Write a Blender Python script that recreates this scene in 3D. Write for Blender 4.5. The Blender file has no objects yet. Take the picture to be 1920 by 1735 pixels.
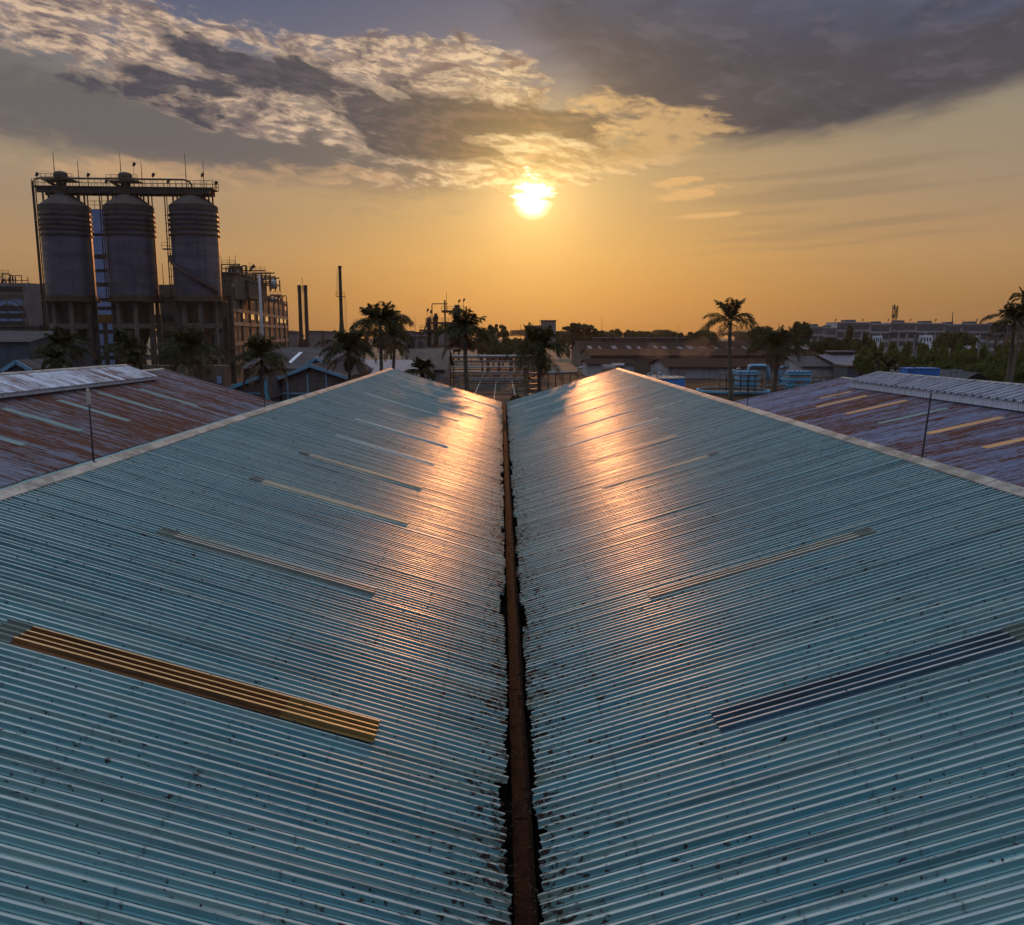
import bpy, math, random
from mathutils import Vector, Matrix
R = math.radians
PI = math.pi
sc = bpy.context.scene
col = sc.collection

# ------------------------------------------------------------------ camera
FPX = 1550.0
TH = math.atan(242.5 / FPX)            # pitch down
PSI = math.atan(20.0 / FPX)            # yaw to the right of the roof axis
CAMZ = 12.0
cd = bpy.data.cameras.new('camera')
cam = bpy.data.objects.new('camera', cd)
col.objects.link(cam)
cd.sensor_width = 36.0
cd.lens = 36.0 * FPX / 1920.0
cd.clip_start = 0.1
cd.clip_end = 20000
cam.location = (0, 0, CAMZ)
cam.rotation_euler = (R(90) - TH, 0, -PSI)
sc.camera = cam

# ------------------------------------------------------------------ light
SUN_AZ, SUN_EL = 2.15, 8.97
sl = bpy.data.lights.new('sun', 'SUN')
sl.energy = 0.72
sl.angle = R(0.9)
sl.color = (1.0, 0.38, 0.12)
sun = bpy.data.objects.new('sun', sl)
col.objects.link(sun)
sdir = Vector((math.sin(R(SUN_AZ)) * math.cos(R(SUN_EL)), math.cos(R(SUN_AZ)) * math.cos(R(SUN_EL)), math.sin(R(SUN_EL))))
sun.rotation_euler = sdir.to_track_quat('Z', 'Y').to_euler()
sun.location = (0, 0, 60)

sc.view_settings.view_transform = 'Standard'
sc.view_settings.look = 'None'
sc.view_settings.exposure = 0.0
sc.view_settings.gamma = 1.0
sc.cycles.use_adaptive_sampling = True
sc.cycles.adaptive_threshold = 0.02
sc.cycles.adaptive_min_samples = 6
sc.cycles.max_bounces = 5
sc.cycles.diffuse_bounces = 2
sc.cycles.glossy_bounces = 3
sc.cycles.transmission_bounces = 2
sc.cycles.volume_bounces = 0
sc.cycles.transparent_max_bounces = 24
sc.cycles.caustics_reflective = False
sc.cycles.caustics_refractive = False


# ------------------------------------------------------------------ node expressions
class X:
    """a socket that can be used in arithmetic"""
    nt = None

    def __init__(s, v):
        s.v = v

    @staticmethod
    def m(op, *a, clamp=False):
        n = X.nt.nodes.new('ShaderNodeMath')
        n.operation = op
        n.use_clamp = clamp
        for i, q in enumerate(a):
            if isinstance(q, X):
                X.nt.links.new(q.v, n.inputs[i])
            else:
                n.inputs[i].default_value = q
        return X(n.outputs[0])

    def __add__(s, o): return X.m('ADD', s, o)
    __radd__ = __add__
    def __sub__(s, o): return X.m('SUBTRACT', s, o)
    def __rsub__(s, o): return X.m('SUBTRACT', o, s)
    def __mul__(s, o): return X.m('MULTIPLY', s, o)
    __rmul__ = __mul__
    def __truediv__(s, o): return X.m('DIVIDE', s, o)
    def __neg__(s): return X.m('MULTIPLY', s, -1.0)


def xexp(a): return X.m('EXPONENT', a)
def xclamp(a): return X.m('ADD', a, 0.0, clamp=True)
def xmax(a, b): return X.m('MAXIMUM', a, b)
def xmin(a, b): return X.m('MINIMUM', a, b)


def sstep(v, a, b):
    n = X.nt.nodes.new('ShaderNodeMapRange')
    n.interpolation_type = 'SMOOTHSTEP'
    n.inputs['From Min'].default_value = a
    n.inputs['From Max'].default_value = b
    X.nt.links.new(v.v, n.inputs['Value'])
    return X(n.outputs['Result'])


def lin(v, a, b, c=0.0, d=1.0):
    n = X.nt.nodes.new('ShaderNodeMapRange')
    n.inputs['From Min'].default_value = a
    n.inputs['From Max'].default_value = b
    n.inputs['To Min'].default_value = c
    n.inputs['To Max'].default_value = d
    X.nt.links.new(v.v, n.inputs['Value'])
    return X(n.outputs['Result'])


def xyz(x, y, z):
    n = X.nt.nodes.new('ShaderNodeCombineXYZ')
    for i, q in enumerate((x, y, z)):
        if isinstance(q, X):
            X.nt.links.new(q.v, n.inputs[i])
        else:
            n.inputs[i].default_value = q
    return X(n.outputs[0])


def noise(vec, scale=1.0, detail=5.0, rough=0.55, dist=0.0, lac=2.0):
    n = X.nt.nodes.new('ShaderNodeTexNoise')
    n.inputs['Scale'].default_value = scale
    n.inputs['Detail'].default_value = detail
    n.inputs['Roughness'].default_value = rough
    n.inputs['Distortion'].default_value = dist
    n.inputs['Lacunarity'].default_value = lac
    X.nt.links.new(vec.v, n.inputs['Vector'])
    return X(n.outputs['Fac'])


def cmix(f, a, b, mode='MIX'):
    n = X.nt.nodes.new('ShaderNodeMix')
    n.data_type = 'RGBA'
    n.blend_type = mode
    for i, q in ((0, f), (6, a), (7, b)):
        if isinstance(q, X):
            X.nt.links.new(q.v, n.inputs[i])
        elif i == 0:
            n.inputs[0].default_value = q
        else:
            n.inputs[i].default_value = (*q, 1)
    return X(n.outputs[2])


def ramp(f, stops):
    n = X.nt.nodes.new('ShaderNodeValToRGB')
    X.nt.links.new(f.v, n.inputs[0])
    e = n.color_ramp.elements
    while len(e) < len(stops):
        e.new(0.5)
    for k, (p, c) in enumerate(stops):
        e[k].position = p
        e[k].color = (*c, 1)
    return X(n.outputs[0])


def s2l(*c):
    return tuple(((v / 255) / 12.92 if v / 255 <= 0.04045 else ((v / 255 + 0.055) / 1.055) ** 2.4) for v in c)


# ------------------------------------------------------------------ sky
def make_world():
    w = bpy.data.worlds.new('World')
    sc.world = w
    w.use_nodes = True
    nt = w.node_tree
    nt.nodes.clear()
    X.nt = nt
    out = nt.nodes.new('ShaderNodeOutputWorld')
    bg = nt.nodes.new('ShaderNodeBackground')
    nt.links.new(bg.outputs[0], out.inputs[0])
    tc = nt.nodes.new('ShaderNodeTexCoord')
    sep = nt.nodes.new('ShaderNodeSeparateXYZ')
    nt.links.new(tc.outputs['Generated'], sep.inputs[0])
    dx, dy, dz = (X(sep.outputs[i]) for i in range(3))
    az = X.m('ARCTAN2', dx, dy) * (180 / PI)
    el = X.m('ARCSINE', xclamp(xmax(dz, 0.0))) * (180 / PI)

    def g(a0, e0, sa, se, tilt=0.0):
        """soft blob in the sky, tilt = rise in elevation per degree of azimuth"""
        a = (az - a0) / sa
        e = (el - e0 - (az - a0) * tilt) / se if tilt else (el - e0) / se
        return xexp(-(a * a + e * e))

    # clear air: golden at the horizon, dull gold higher, slate blue above the clouds
    core = lin(el, 0, 90)
    mid = ramp(core, [(0.0, s2l(184, 124, 58)), (0.022, s2l(198, 138, 68)), (0.055, s2l(204, 152, 84)), (0.10, s2l(186, 150, 102)),
                      (0.145, s2l(158, 138, 110)), (0.19, s2l(100, 102, 122)), (0.23, s2l(82, 90, 118)), (0.36, (0.95, 1.02, 1.12)), (1.0, (1.45, 1.68, 1.95))])  # overhead stops of both ramps raised, out of view, to brighten the roofs
    side = ramp(core, [(0.0, s2l(146, 110, 72)), (0.022, s2l(158, 120, 76)), (0.055, s2l(174, 138, 100)), (0.10, s2l(158, 138, 116)),
                       (0.145, s2l(150, 138, 118)), (0.19, s2l(100, 104, 124)), (0.23, s2l(80, 90, 122)), (0.36, (0.75, 0.86, 1.02)), (1.0, (1.45, 1.68, 1.95))])
    a = (az - 4.0) / 19.0
    clear = cmix(xexp(-(a * a)), side, mid)
    # physical sky beneath the colouring
    st = nt.nodes.new('ShaderNodeTexSky')
    st.sky_type = 'NISHITA'
    st.sun_disc = False
    st.sun_elevation = R(SUN_EL)
    st.sun_rotation = R(SUN_AZ)
    st.air_density = 1.6
    st.dust_density = 2.0
    phys = cmix(1.0, X(st.outputs[0]), (0.05, 0.05, 0.05), 'MULTIPLY')
    clear = cmix(0.05, clear, phys)
    d2 = (az - SUN_AZ) * (az - SUN_AZ) + (el - SUN_EL) * (el - SUN_EL)
    near = xexp(-d2 / 48.0)

    # texture coordinates of the cloud sheet, stretched along the horizon, gently falling to the right
    lx = az * 0.20
    ly = el * 0.50 + az * 0.060
    wv = noise(xyz(lx * 0.7, ly * 0.7, 3.1), 1.0, 2, 0.5)
    fine = noise(xyz(lx + wv * 0.9, ly + wv * 0.8, 7.7), 1.3, 6, 0.60)
    puff = noise(xyz(az * 0.50 + wv * 1.6, el * 1.55 + az * 0.22 + wv * 1.8, 1.3), 1.25, 7, 0.66)
    # the same puffs sampled a little nearer the sun: thinner there = lit rim
    toaz = xmax(xmin((az - SUN_AZ) * -0.10, 0.55), -0.55)
    puf2 = noise(xyz((az + toaz) * 0.50 + wv * 1.6, (el - 0.28) * 1.55 + (az + toaz) * 0.22 + wv * 1.8, 1.3), 1.25, 7, 0.66)
    rim = sstep(puff - puf2, -0.10, 0.14)
    soft = noise(xyz(az * 0.05, el * 0.28 - az * 0.07, 4.2), 1.3, 3, 0.5, 0.3)

    # C: low soft grey sheet on the left, under and around the broken cloud
    densC = g(-21, 12.2, 20, 3.0, -0.08) * 1.35 + g(-3, 12.0, 8, 1.9) * 1.1 + (soft - 0.5) * 0.8 + (fine - 0.5) * 0.9 + (rim - 0.5) * 0.12
    skyc = cmix(sstep(densC, 0.25, 1.1) * 0.86, clear, cmix(near, s2l(98, 94, 97), s2l(140, 104, 70)))
    # bright haze band below it
    skyc = cmix(xclamp(g(-14, 9.0, 16, 0.9, -0.03) * sstep(fine, 0.30, 0.62)) * 0.5, skyc, s2l(196, 158, 112))

    # A: broken sunlit cloud, upper left to the sun
    fieldA = (g(-13, 15.6, 12, 2.7, -0.16) + g(-26, 17.0, 9, 2.6, -0.12) * 0.85 + g(-3.0, 14.6, 7, 3.0) * 1.05 + g(3.2, 11.4, 4.6, 1.7, 0.2)
              + g(-5, 17.2, 7.5, 1.3) * 0.75 + g(-31, 19.6, 6, 2.0) * 0.9 + g(-5, 9.9, 10, 0.9, 0.02) * 0.6 + g(-15, 12.9, 11, 1.1, -0.11) * 0.85 + g(9.0, 11.0, 5.5, 0.9, 0.18) * 0.8)
    fieldA = xmin(fieldA, 1.0)
    densA = (fine - 0.5) * 2.0 + (puff - 0.5) * 1.1 + fieldA * 1.0 - 0.62
    alphaA = sstep(densA, -0.12, 0.34) * sstep(fieldA, 0.04, 0.22)
    belly = (g(-15.0, 15.9, 5.4, 1.2, -0.14) * 1.0 + g(-4.6, 13.7, 5.0, 1.35, -0.02) * 1.2 + g(4.8, 13.4, 3.8, 0.9, -0.06) * 1.2 + g(-4, 11.7, 5, 0.6, -0.06) * 0.9 + g(-20, 14.9, 4, 0.5, -0.12) * 0.6
             + g(-24, 14.0, 8, 0.9, -0.12) * 0.6)
    thick = sstep(belly * 0.95 + (fine - 0.5) * 1.5 + (puff - 0.5) * 1.5, 0.12, 0.62)
    litA = cmix(near, s2l(222, 190, 160), s2l(255, 222, 158))
    midA = cmix(near, s2l(112, 100, 104), s2l(176, 120, 66))
    colA = cmix(xclamp(rim * 0.75 + sstep(fine, 0.62, 0.40) * 0.35), midA, litA)
    darkA = cmix(near, s2l(76, 74, 82), s2l(100, 76, 52))
    colA = cmix(thick, colA, darkA)
    skyc = cmix(alphaA * 0.96, skyc, colA)
    skyc = cmix(sstep(belly + (fine - 0.5) * 1.6, 0.45, 0.85) * 0.9, skyc, cmix(rim * 0.55, darkA, midA))

    mw = g(-12, 10.0, 13, 0.9, 0.01) + g(-25, 9.6, 8, 0.7, -0.04) * 0.8
    skyc = cmix(sstep(mw * 0.8 + (puff - 0.5) * 1.3 + (fine - 0.5) * 1.2, 0.42, 1.0) * sstep(mw, 0.05, 0.3) * 0.65, skyc, cmix(near, s2l(204, 164, 124), s2l(248, 196, 122)))

    # B: big smooth purple-grey cloud, upper right
    lowb = 11.7 + 0.010 * (az - 18) * (az - 18)
    edge = (el - lowb) + (soft - 0.5) * 4.0 + (fine - 0.5) * 2.2
    mB = sstep(edge, -0.8, 1.1) * sstep(az + (soft - 0.5) * 5 + (el - 17) * 0.9 + (fine - 0.5) * 7, 1.0, 7.0)
    cB = cmix(sstep(el + (soft - 0.5) * 8.0 + (az - 18) * 0.12 + (fine - 0.5) * 3.0, 15.5, 20.5), s2l(78, 74, 80), s2l(86, 90, 112))
    cB = cmix(sstep(soft + (fine - 0.5) * 0.3, 0.44, 0.64) * 0.6, cB, s2l(64, 62, 70))
    cB = cmix(sstep(fine, 0.45, 0.62) * 0.40 * sstep(puff, 0.35, 0.6), cB, s2l(110, 103, 110))
    cB = cmix(xexp(-d2 / 22.0), cB, s2l(150, 110, 70))
    skyc = cmix(mB * 0.95, skyc, cB)
    # light ragged fringe under it, right of the sun
    rag = g(11.0, 13.0, 4.6, 1.2, 0.05) + g(8.6, 11.0, 5.4, 0.75, 0.17) * 1.0 + g(6.2, 14.6, 4.5, 0.9, -0.05) * 0.7
    skyc = cmix(sstep(rag * 0.9 + (puff - 0.5) * 1.6 + (fine - 0.5) * 1.6, 0.30, 0.85) * sstep(rag, 0.05, 0.3) * 0.8, skyc, cmix(near, s2l(206, 166, 116), s2l(248, 196, 124)))
    skyc = cmix(xclamp(g(6.5, 11.4, 4.0, 0.7, 0.1)) * 0.6, skyc, s2l(150, 116, 72))
    # faint streaks at lower right
    stk = noise(xyz(az * 0.035, el * 0.75 - az * 0.035, 9.4), 2.0, 3, 0.5)
    skyc = cmix(sstep(stk, 0.48, 0.70) * sstep(az, 6, 20) * sstep(el, 3.6, 6.0) * (1.0 - sstep(el, 11.5, 13)) * 0.34, skyc, s2l(132, 116, 96))
    # wisps right of the sun
    wis = g(12.4, 8.9, 2.2, 0.40, 0.12) + g(13.6, 7.55, 2.6, 0.20, 0.03) + g(11.6, 9.7, 1.7, 0.3, 0.08)
    skyc = cmix(sstep(wis * 0.9 + (puff - 0.5) * 1.5, 0.30, 0.7) * sstep(wis, 0.04, 0.2) * 0.75, skyc, s2l(226, 176, 116))

    # the sun: disc, hot aureole, wide golden glow
    d = X.m('SQRT', d2)
    glow = xexp(-d2 / 150.0) * 0.10 + xexp(-(d / 2.5)) * 0.95
    # cloud scraps cut into the upper side of the disc
    dd = d + (puff - 0.47) * 5.5 * sstep(el, SUN_EL - 1.2, SUN_EL + 0.4) + sstep(el, SUN_EL - 0.1, SUN_EL + 1.0) * 0.2
    disc = (1.0 - sstep(dd, 0.30, 1.65)) * 3.2
    gl = nt.nodes.new('ShaderNodeMix')
    addg = cmix(1.0, skyc, cmix(1.0, (1.0, 0.66, 0.22), xyz(glow, glow, glow), 'MULTIPLY'), 'ADD')
    addd = cmix(1.0, addg, cmix(1.0, (1.0, 0.86, 0.55), xyz(disc, disc, disc), 'MULTIPLY'), 'ADD')
    nt.nodes.remove(gl)
    # ground side of the dome
    # the eastern sky behind the camera is dim
    addd = cmix(sstep(-dy, -0.1, 0.8) * (1.0 - sstep(dz, 0.45, 0.95)) * 0.85, addd, s2l(30, 46, 84))
    fin = cmix(sstep(dz, -0.08, -0.005), s2l(70, 60, 50), addd)
    nt.links.new(fin.v, bg.inputs['Color'])
    bg.inputs['Strength'].default_value = 1.0
    w.cycles.sampling_method = 'MANUAL'
    w.cycles.sample_map_resolution = 1024


make_world()

# ------------------------------------------------------------------ helpers
ORG = {}


def W(px, py, Y):
    """point on the plane y = Y seen at pixel (px, py) of the 1920 x 1735 photograph"""
    x = (px - 960) / FPX
    u = -(py - 867.5) / FPX
    fy = math.cos(TH) + u * math.sin(TH)
    z = -math.sin(TH) + u * math.cos(TH)
    xx = x * math.cos(PSI) + fy * math.sin(PSI)
    yy = -x * math.sin(PSI) + fy * math.cos(PSI)
    t = Y / yy
    return Vector((xx * t, Y, CAMZ + z * t))


def tag(o, label=None, cat=None, group=None, kind=None):
    if label: o['label'] = label
    if cat: o['category'] = cat
    if group: o['group'] = group
    if kind: o['kind'] = kind
    return o


def thing(name, loc, label, cat, group=None):
    o = bpy.data.objects.new(name, None)
    o.empty_display_size = 0.3
    col.objects.link(o)
    o.location = loc
    ORG[o.name] = Vector(loc)
    return tag(o, label, cat, group)


def children(o):
    return [c for c in bpy.data.objects if c.parent == o]


def copy_tree(o, loc, label=None, rotz=None, scale=None):
    kids = {}
    for c in bpy.data.objects:
        if c.parent:
            kids.setdefault(c.parent.name, []).append(c)

    def rec(a, parent):
        c = a.copy()
        col.objects.link(c)
        if parent:
            c.parent = parent
        for ch in kids.get(a.name, []):
            rec(ch, c)
        return c
    r = rec(o, None)
    r.location = loc
    if rotz is not None: r.rotation_euler = (0, 0, rotz)
    if scale is not None: r.scale = scale
    if label: r['label'] = label
    return r


class MB:
    def __init__(s):
        s.v, s.f, s.mi = [], [], []
        s.cur = 0

    def add(s, vs, fs):
        b = len(s.v)
        s.v += [tuple(p) for p in vs]
        s.f += [tuple(i + b for i in f) for f in fs]
        s.mi += [s.cur] * len(fs)

    def box(s, x0, x1, y0, y1, z0, z1):
        s.add([(x0, y0, z0), (x1, y0, z0), (x1, y1, z0), (x0, y1, z0), (x0, y0, z1), (x1, y0, z1), (x1, y1, z1), (x0, y1, z1)],
              [(0, 3, 2, 1), (4, 5, 6, 7), (0, 1, 5, 4), (1, 2, 6, 5), (2, 3, 7, 6), (3, 0, 4, 7)])

    def obox(s, c, size, rz=0.0):
        m = Matrix.Rotation(rz, 3, 'Z')
        a, b, h = size[0] / 2, size[1] / 2, size[2]
        vs = [Vector(c) + m @ Vector(p) for p in [(-a, -b, 0), (a, -b, 0), (a, b, 0), (-a, b, 0), (-a, -b, h), (a, -b, h), (a, b, h), (-a, b, h)]]
        s.add(vs, [(0, 3, 2, 1), (4, 5, 6, 7), (0, 1, 5, 4), (1, 2, 6, 5), (2, 3, 7, 6), (3, 0, 4, 7)])

    def quad(s, a, b, c, d):
        s.add([a, b, c, d], [(0, 1, 2, 3)])

    def beam(s, p0, p1, w, h=None):
        """square bar between two points"""
        h = h or w
        p0, p1 = Vector(p0), Vector(p1)
        d = (p1 - p0).normalized()
        up = Vector((0, 0, 1)) if abs(d.z) < 0.95 else Vector((1, 0, 0))
        a = d.cross(up).normalized() * w / 2
        b = a.cross(d).normalized() * h / 2
        vs = [p + i * a + j * b for p in (p0, p1) for i, j in ((-1, -1), (1, -1), (1, 1), (-1, 1))]
        s.add(vs, [(0, 1, 2, 3), (7, 6, 5, 4), (0, 4, 5, 1), (1, 5, 6, 2), (2, 6, 7, 3), (3, 7, 4, 0)])

    def tube(s, pts, r, n=6, caps=True):
        pts = [Vector(p) for p in pts]
        rs = r if isinstance(r, (list, tuple)) else [r] * len(pts)
        b = len(s.v)
        rings = []
        for i, p in enumerate(pts):
            d = (pts[min(i + 1, len(pts) - 1)] - pts[max(i - 1, 0)]).normalized()
            up = Vector((0, 0, 1)) if abs(d.z) < 0.9 else Vector((1, 0, 0))
            a = d.cross(up).normalized()
            c = a.cross(d).normalized()
            rings.append([p + (a * math.cos(2 * PI * k / n) + c * math.sin(2 * PI * k / n)) * rs[i] for k in range(n)])
        vs = [q for rg in rings for q in rg]
        fs = []
        for i in range(len(pts) - 1):
            for k in range(n):
                k2 = (k + 1) % n
                fs.append((i * n + k, i * n + k2, (i + 1) * n + k2, (i + 1) * n + k))
        if caps:
            fs.append(tuple(range(n - 1, -1, -1)))
            fs.append(tuple((len(pts) - 1) * n + k for k in range(n)))
        s.add(vs, fs)

    def lathe(s, c, prof, n=32, caps=True):
        """prof: list of (radius, z) upwards"""
        vs, fs = [], []
        for r, z in prof:
            for k in range(n):
                a = 2 * PI * k / n
                vs.append((c[0] + r * math.cos(a), c[1] + r * math.sin(a), c[2] + z))
        for i in range(len(prof) - 1):
            for k in range(n):
                k2 = (k + 1) % n
                fs.append((i * n + k, i * n + k2, (i + 1) * n + k2, (i + 1) * n + k))
        if caps:
            fs.append(tuple(range(n - 1, -1, -1)))
            fs.append(tuple((len(prof) - 1) * n + k for k in range(n)))
        s.add(vs, fs)

    def build(s, name, mats, parent=None, smooth=False, auto=None):
        me = bpy.data.meshes.new(name)
        off = Vector((0, 0, 0))
        if parent is not None:
            off = ORG[parent.name]
        me.from_pydata([(p[0] - off.x, p[1] - off.y, p[2] - off.z) for p in s.v], [], s.f)
        if not isinstance(mats, (list, tuple)):
            mats = [mats]
        for m in mats:
            me.materials.append(m)
        if len(mats) > 1:
            me.polygons.foreach_set('material_index', s.mi)
        if smooth:
            me.polygons.foreach_set('use_smooth', [True] * len(me.polygons))
            if auto:
                me.set_sharp_from_angle(angle=auto)
        me.update()
        o = bpy.data.objects.new(name, me)
        col.objects.link(o)
        if parent is not None:
            o.parent = parent
        ORG[o.name] = off
        return o


# ------------------------------------------------------------------ materials
MATS = {}


def mat(name, fn):
    m = bpy.data.materials.new(name)
    m.use_nodes = True
    nt = m.node_tree
    nt.nodes.clear()
    X.nt = nt
    out = nt.nodes.new('ShaderNodeOutputMaterial')
    p = nt.nodes.new('ShaderNodeBsdfPrincipled')
    nt.links.new(p.outputs[0], out.inputs['Surface'])
    geo = nt.nodes.new('ShaderNodeNewGeometry')
    fn(m, nt, p, X(geo.outputs['Position']), out)
    MATS[name] = m
    return m


def setv(p, name, v):
    s = p.inputs[name]
    if isinstance(v, X):
        X.nt.links.new(v.v, s)
    elif isinstance(v, tuple):
        s.default_value = (*v, 1)
    else:
        s.default_value = v


def vscale(pos, x, y, z, off=0.0):
    n = X.nt.nodes.new('ShaderNodeMapping')
    n.inputs['Scale'].default_value = (x, y, z)
    n.inputs['Location'].default_value = (off, off * 0.7, off * 0.3)
    X.nt.links.new(pos.v, n.inputs['Vector'])
    return X(n.outputs[0])


def bump(p, h, strength=0.3, dist=0.02):
    n = X.nt.nodes.new('ShaderNodeBump')
    n.inputs['Strength'].default_value = strength
    n.inputs['Distance'].default_value = dist
    X.nt.links.new(h.v, n.inputs['Height'])
    X.nt.links.new(n.outputs[0], p.inputs['Normal'])


def simple(name, c, rough=0.7, metal=0.0, var=0.35, scale=(0.6, 0.6, 0.6), c2=None, spec=None, streak=0.0):
    """weathered surface: base colour broken by two noises and optional vertical streaks"""
    def fn(m, nt, p, pos, out):
        n1 = noise(vscale(pos, *scale), 1.0, 6, 0.6)
        n2 = noise(vscale(pos, scale[0] * 7, scale[1] * 7, scale[2] * 7, 3.0), 1.0, 4, 0.6)
        dk = c2 or tuple(v * (1 - var) for v in c)
        cc = cmix(sstep(n1 * 0.7 + n2 * 0.3, 0.38, 0.62), c, dk)
        if streak:
            n3 = noise(vscale(pos, 1.6, 1.6, 0.05, 5.0), 1.0, 5, 0.65)
            cc = cmix(sstep(n3, 0.5, 0.72) * streak, cc, tuple(v * 0.4 for v in c))
        setv(p, 'Base Color', cc)
        setv(p, 'Roughness', lin(n2, 0.3, 0.7, max(0.05, rough - 0.1), min(1, rough + 0.1)))
        setv(p, 'Metallic', metal)
        if spec is not None:
            setv(p, 'Specular IOR Level', spec)
    return mat(name, fn)


def sep3(pos):
    n = X.nt.nodes.new('ShaderNodeSeparateXYZ')
    X.nt.links.new(pos.v, n.inputs[0])
    return [X(n.outputs[i]) for i in range(3)]


def teal_fn(m, nt, p, pos, out, crest_lit=0.0):
    x, y, z = sep3(pos)
    big = noise(vscale(pos, 0.25, 0.35, 0.0), 1.0, 4, 0.5)
    st = noise(vscale(pos, 0.5, 9.0, 0.0, 2.0), 1.0, 5, 0.6)      # streaks down the slope
    spk = noise(vscale(pos, 9.0, 38.0, 0.0, 9.0), 1.0, 4, 0.62)    # rust flecks
    zone = noise(vscale(pos, 0.35, 0.9, 0.0, 21.0), 1.0, 4, 0.55)
    # sheet to sheet tone, 5 ribs wide
    sh = nt.nodes.new('ShaderNodeTexWhiteNoise')
    sh.noise_dimensions = '1D'
    nt.links.new(X.m('FLOOR', (y + 400.0) / 0.75).v, sh.inputs['W'])
    sheet = X(sh.outputs['Value'])
    base = cmix(sstep(big, 0.35, 0.65), (0.080, 0.235, 0.295), (0.140, 0.290, 0.325))
    base = cmix(sstep(st, 0.42, 0.7) * 0.55, base, (0.28, 0.33, 0.29))
    base = cmix(sheet * 0.42, base, (0.10, 0.21, 0.25))
    if crest_lit: base = cmix(lin(st, 0.3, 0.7, crest_lit, crest_lit * 0.6), base, (0.52, 0.58, 0.56))
    gut = xexp(-(X.m('ABSOLUTE', x - 0.25) / 0.55))
    ax = X.m('ABSOLUTE', x - 0.28)
    fr = X.m('FRACT', ax / 1.27 + 0.53)
    lap = xexp(-(X.m('ABSOLUTE', fr - 0.5) / 0.010)) * sstep(noise(vscale(pos, 2.0, 14.0, 0.0, 31.0), 1.0, 3, 0.6), 0.42, 0.60)
    base = cmix(lap * 0.7, base, (0.03, 0.03, 0.03))
    drk = noise(vscale(pos, 0.25, 4.5, 0.0, 41.0), 1.0, 4, 0.7)
    base = cmix(sstep(drk, 0.48, 0.66) * 0.60, base, (0.06, 0.12, 0.14))
    rust = sstep(spk + zone * 0.24 + gut * 0.20, 0.745, 0.82)
    base = cmix(gut * sstep(st, 0.35, 0.6) * 0.75, base, (0.12, 0.13, 0.07))
    base = cmix(rust, base, (0.030, 0.016, 0.012))
    setv(p, 'Base Color', base)
    setv(p, 'Roughness', xclamp(lin(st, 0.3, 0.7, 0.26, 0.42) + rust * 0.3 + gut * 0.15))
    setv(p, 'Metallic', 0.20)
    setv(p, 'Specular IOR Level', 0.42)


mat('teal_sheet', teal_fn)
mat('teal_crest', lambda *a: teal_fn(*a, crest_lit=0.75))      # rib tops lighter: the light they catch put into the paint colour
SEAM = simple('seam_dirt', (0.035, 0.055, 0.06), 0.8, 0.1, 0.5, (4, 4, 4))


def rusty_fn(blue, amt):
    def fn(m, nt, p, pos, out):
        x, y, z = sep3(pos)
        st = noise(vscale(pos, 0.32, 5.0, 0.0, 4.0), 1.0, 6, 0.70)
        st2 = noise(vscale(pos, 0.9, 14.0, 0.0, 8.0), 1.0, 4, 0.70)
        zone = noise(vscale(pos, 0.09, 0.12, 0.0, 1.0), 1.0, 3, 0.5)
        sh = nt.nodes.new('ShaderNodeTexWhiteNoise')
        sh.noise_dimensions = '1D'
        nt.links.new(X.m('FLOOR', (y + 400.0) / 0.76).v, sh.inputs['W'])
        sheet = X(sh.outputs['Value'])
        r = sstep(st * 0.80 + st2 * 0.65 + zone * 0.28 + (sheet - 0.5) * 0.12, 0.87 - amt, 0.98 - amt)
        paint = cmix(sstep(st2 * 0.6 + st * 0.4, 0.38, 0.60), tuple(v * 0.62 for v in blue), tuple(min(1, v * 1.45) for v in blue))
        rustc = cmix(sstep(st2, 0.4, 0.7), (0.17, 0.056, 0.028), (0.065, 0.024, 0.015))
        setv(p, 'Base Color', cmix(r, paint, rustc))
        setv(p, 'Roughness', lin(r, 0, 1, 0.38, 0.75))
        setv(p, 'Metallic', lin(r, 0, 1, 0.30, 0.05))
    return fn


mat('rust_left', rusty_fn((0.25, 0.27, 0.36), 0.085))
mat('rust_right', rusty_fn((0.26, 0.28, 0.42), 0.045))
mat('rust_monitor', rusty_fn((0.38, 0.40, 0.50), 0.01))
mat('grey_monitor', rusty_fn((0.26, 0.27, 0.34), -0.22))

CREAM = simple('cream_cap', (0.40, 0.375, 0.33), 0.5, 0.1, 0.55, (1.5, 1.3, 1.5))
FASCIA = simple('white_fascia', (0.72, 0.74, 0.86), 0.5, 0.1, 0.3, (0.5, 3, 0.5))
DARKTRIM = simple('dark_trim', (0.06, 0.075, 0.095), 0.45, 0.3, 0.4)
STEEL = simple('dark_steel', (0.055, 0.042, 0.035), 0.6, 0.4, 0.4)
BROWNSTEEL = simple('brown_steel', (0.10, 0.06, 0.04), 0.65, 0.2, 0.4)
GALV = simple('pale_steel', (0.30, 0.30, 0.33), 0.40, 0.5, 0.25)
CONC = simple('concrete_dark', (0.12, 0.10, 0.09), 0.85, 0.0, 0.45, (0.25, 0.25, 0.25), streak=0.5)
SILO = simple('silo_concrete', (0.105, 0.108, 0.160), 0.45, 0.3, 0.40, (0.12, 0.12, 0.5), streak=0.75)
CAPC = simple('cap_concrete', (0.05, 0.04, 0.04), 0.85, 0.0, 0.4, (0.3, 0.3, 0.3), streak=0.5)
LILAC = simple('lilac_render', (0.18, 0.155, 0.17), 0.8, 0.0, 0.3, (0.2, 0.2, 0.2), streak=0.5)
BLUEPANEL = simple('blue_panel', (0.17, 0.23, 0.44), 0.4, 0.0, 0.2, (0.1, 0.1, 0.3))
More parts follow.
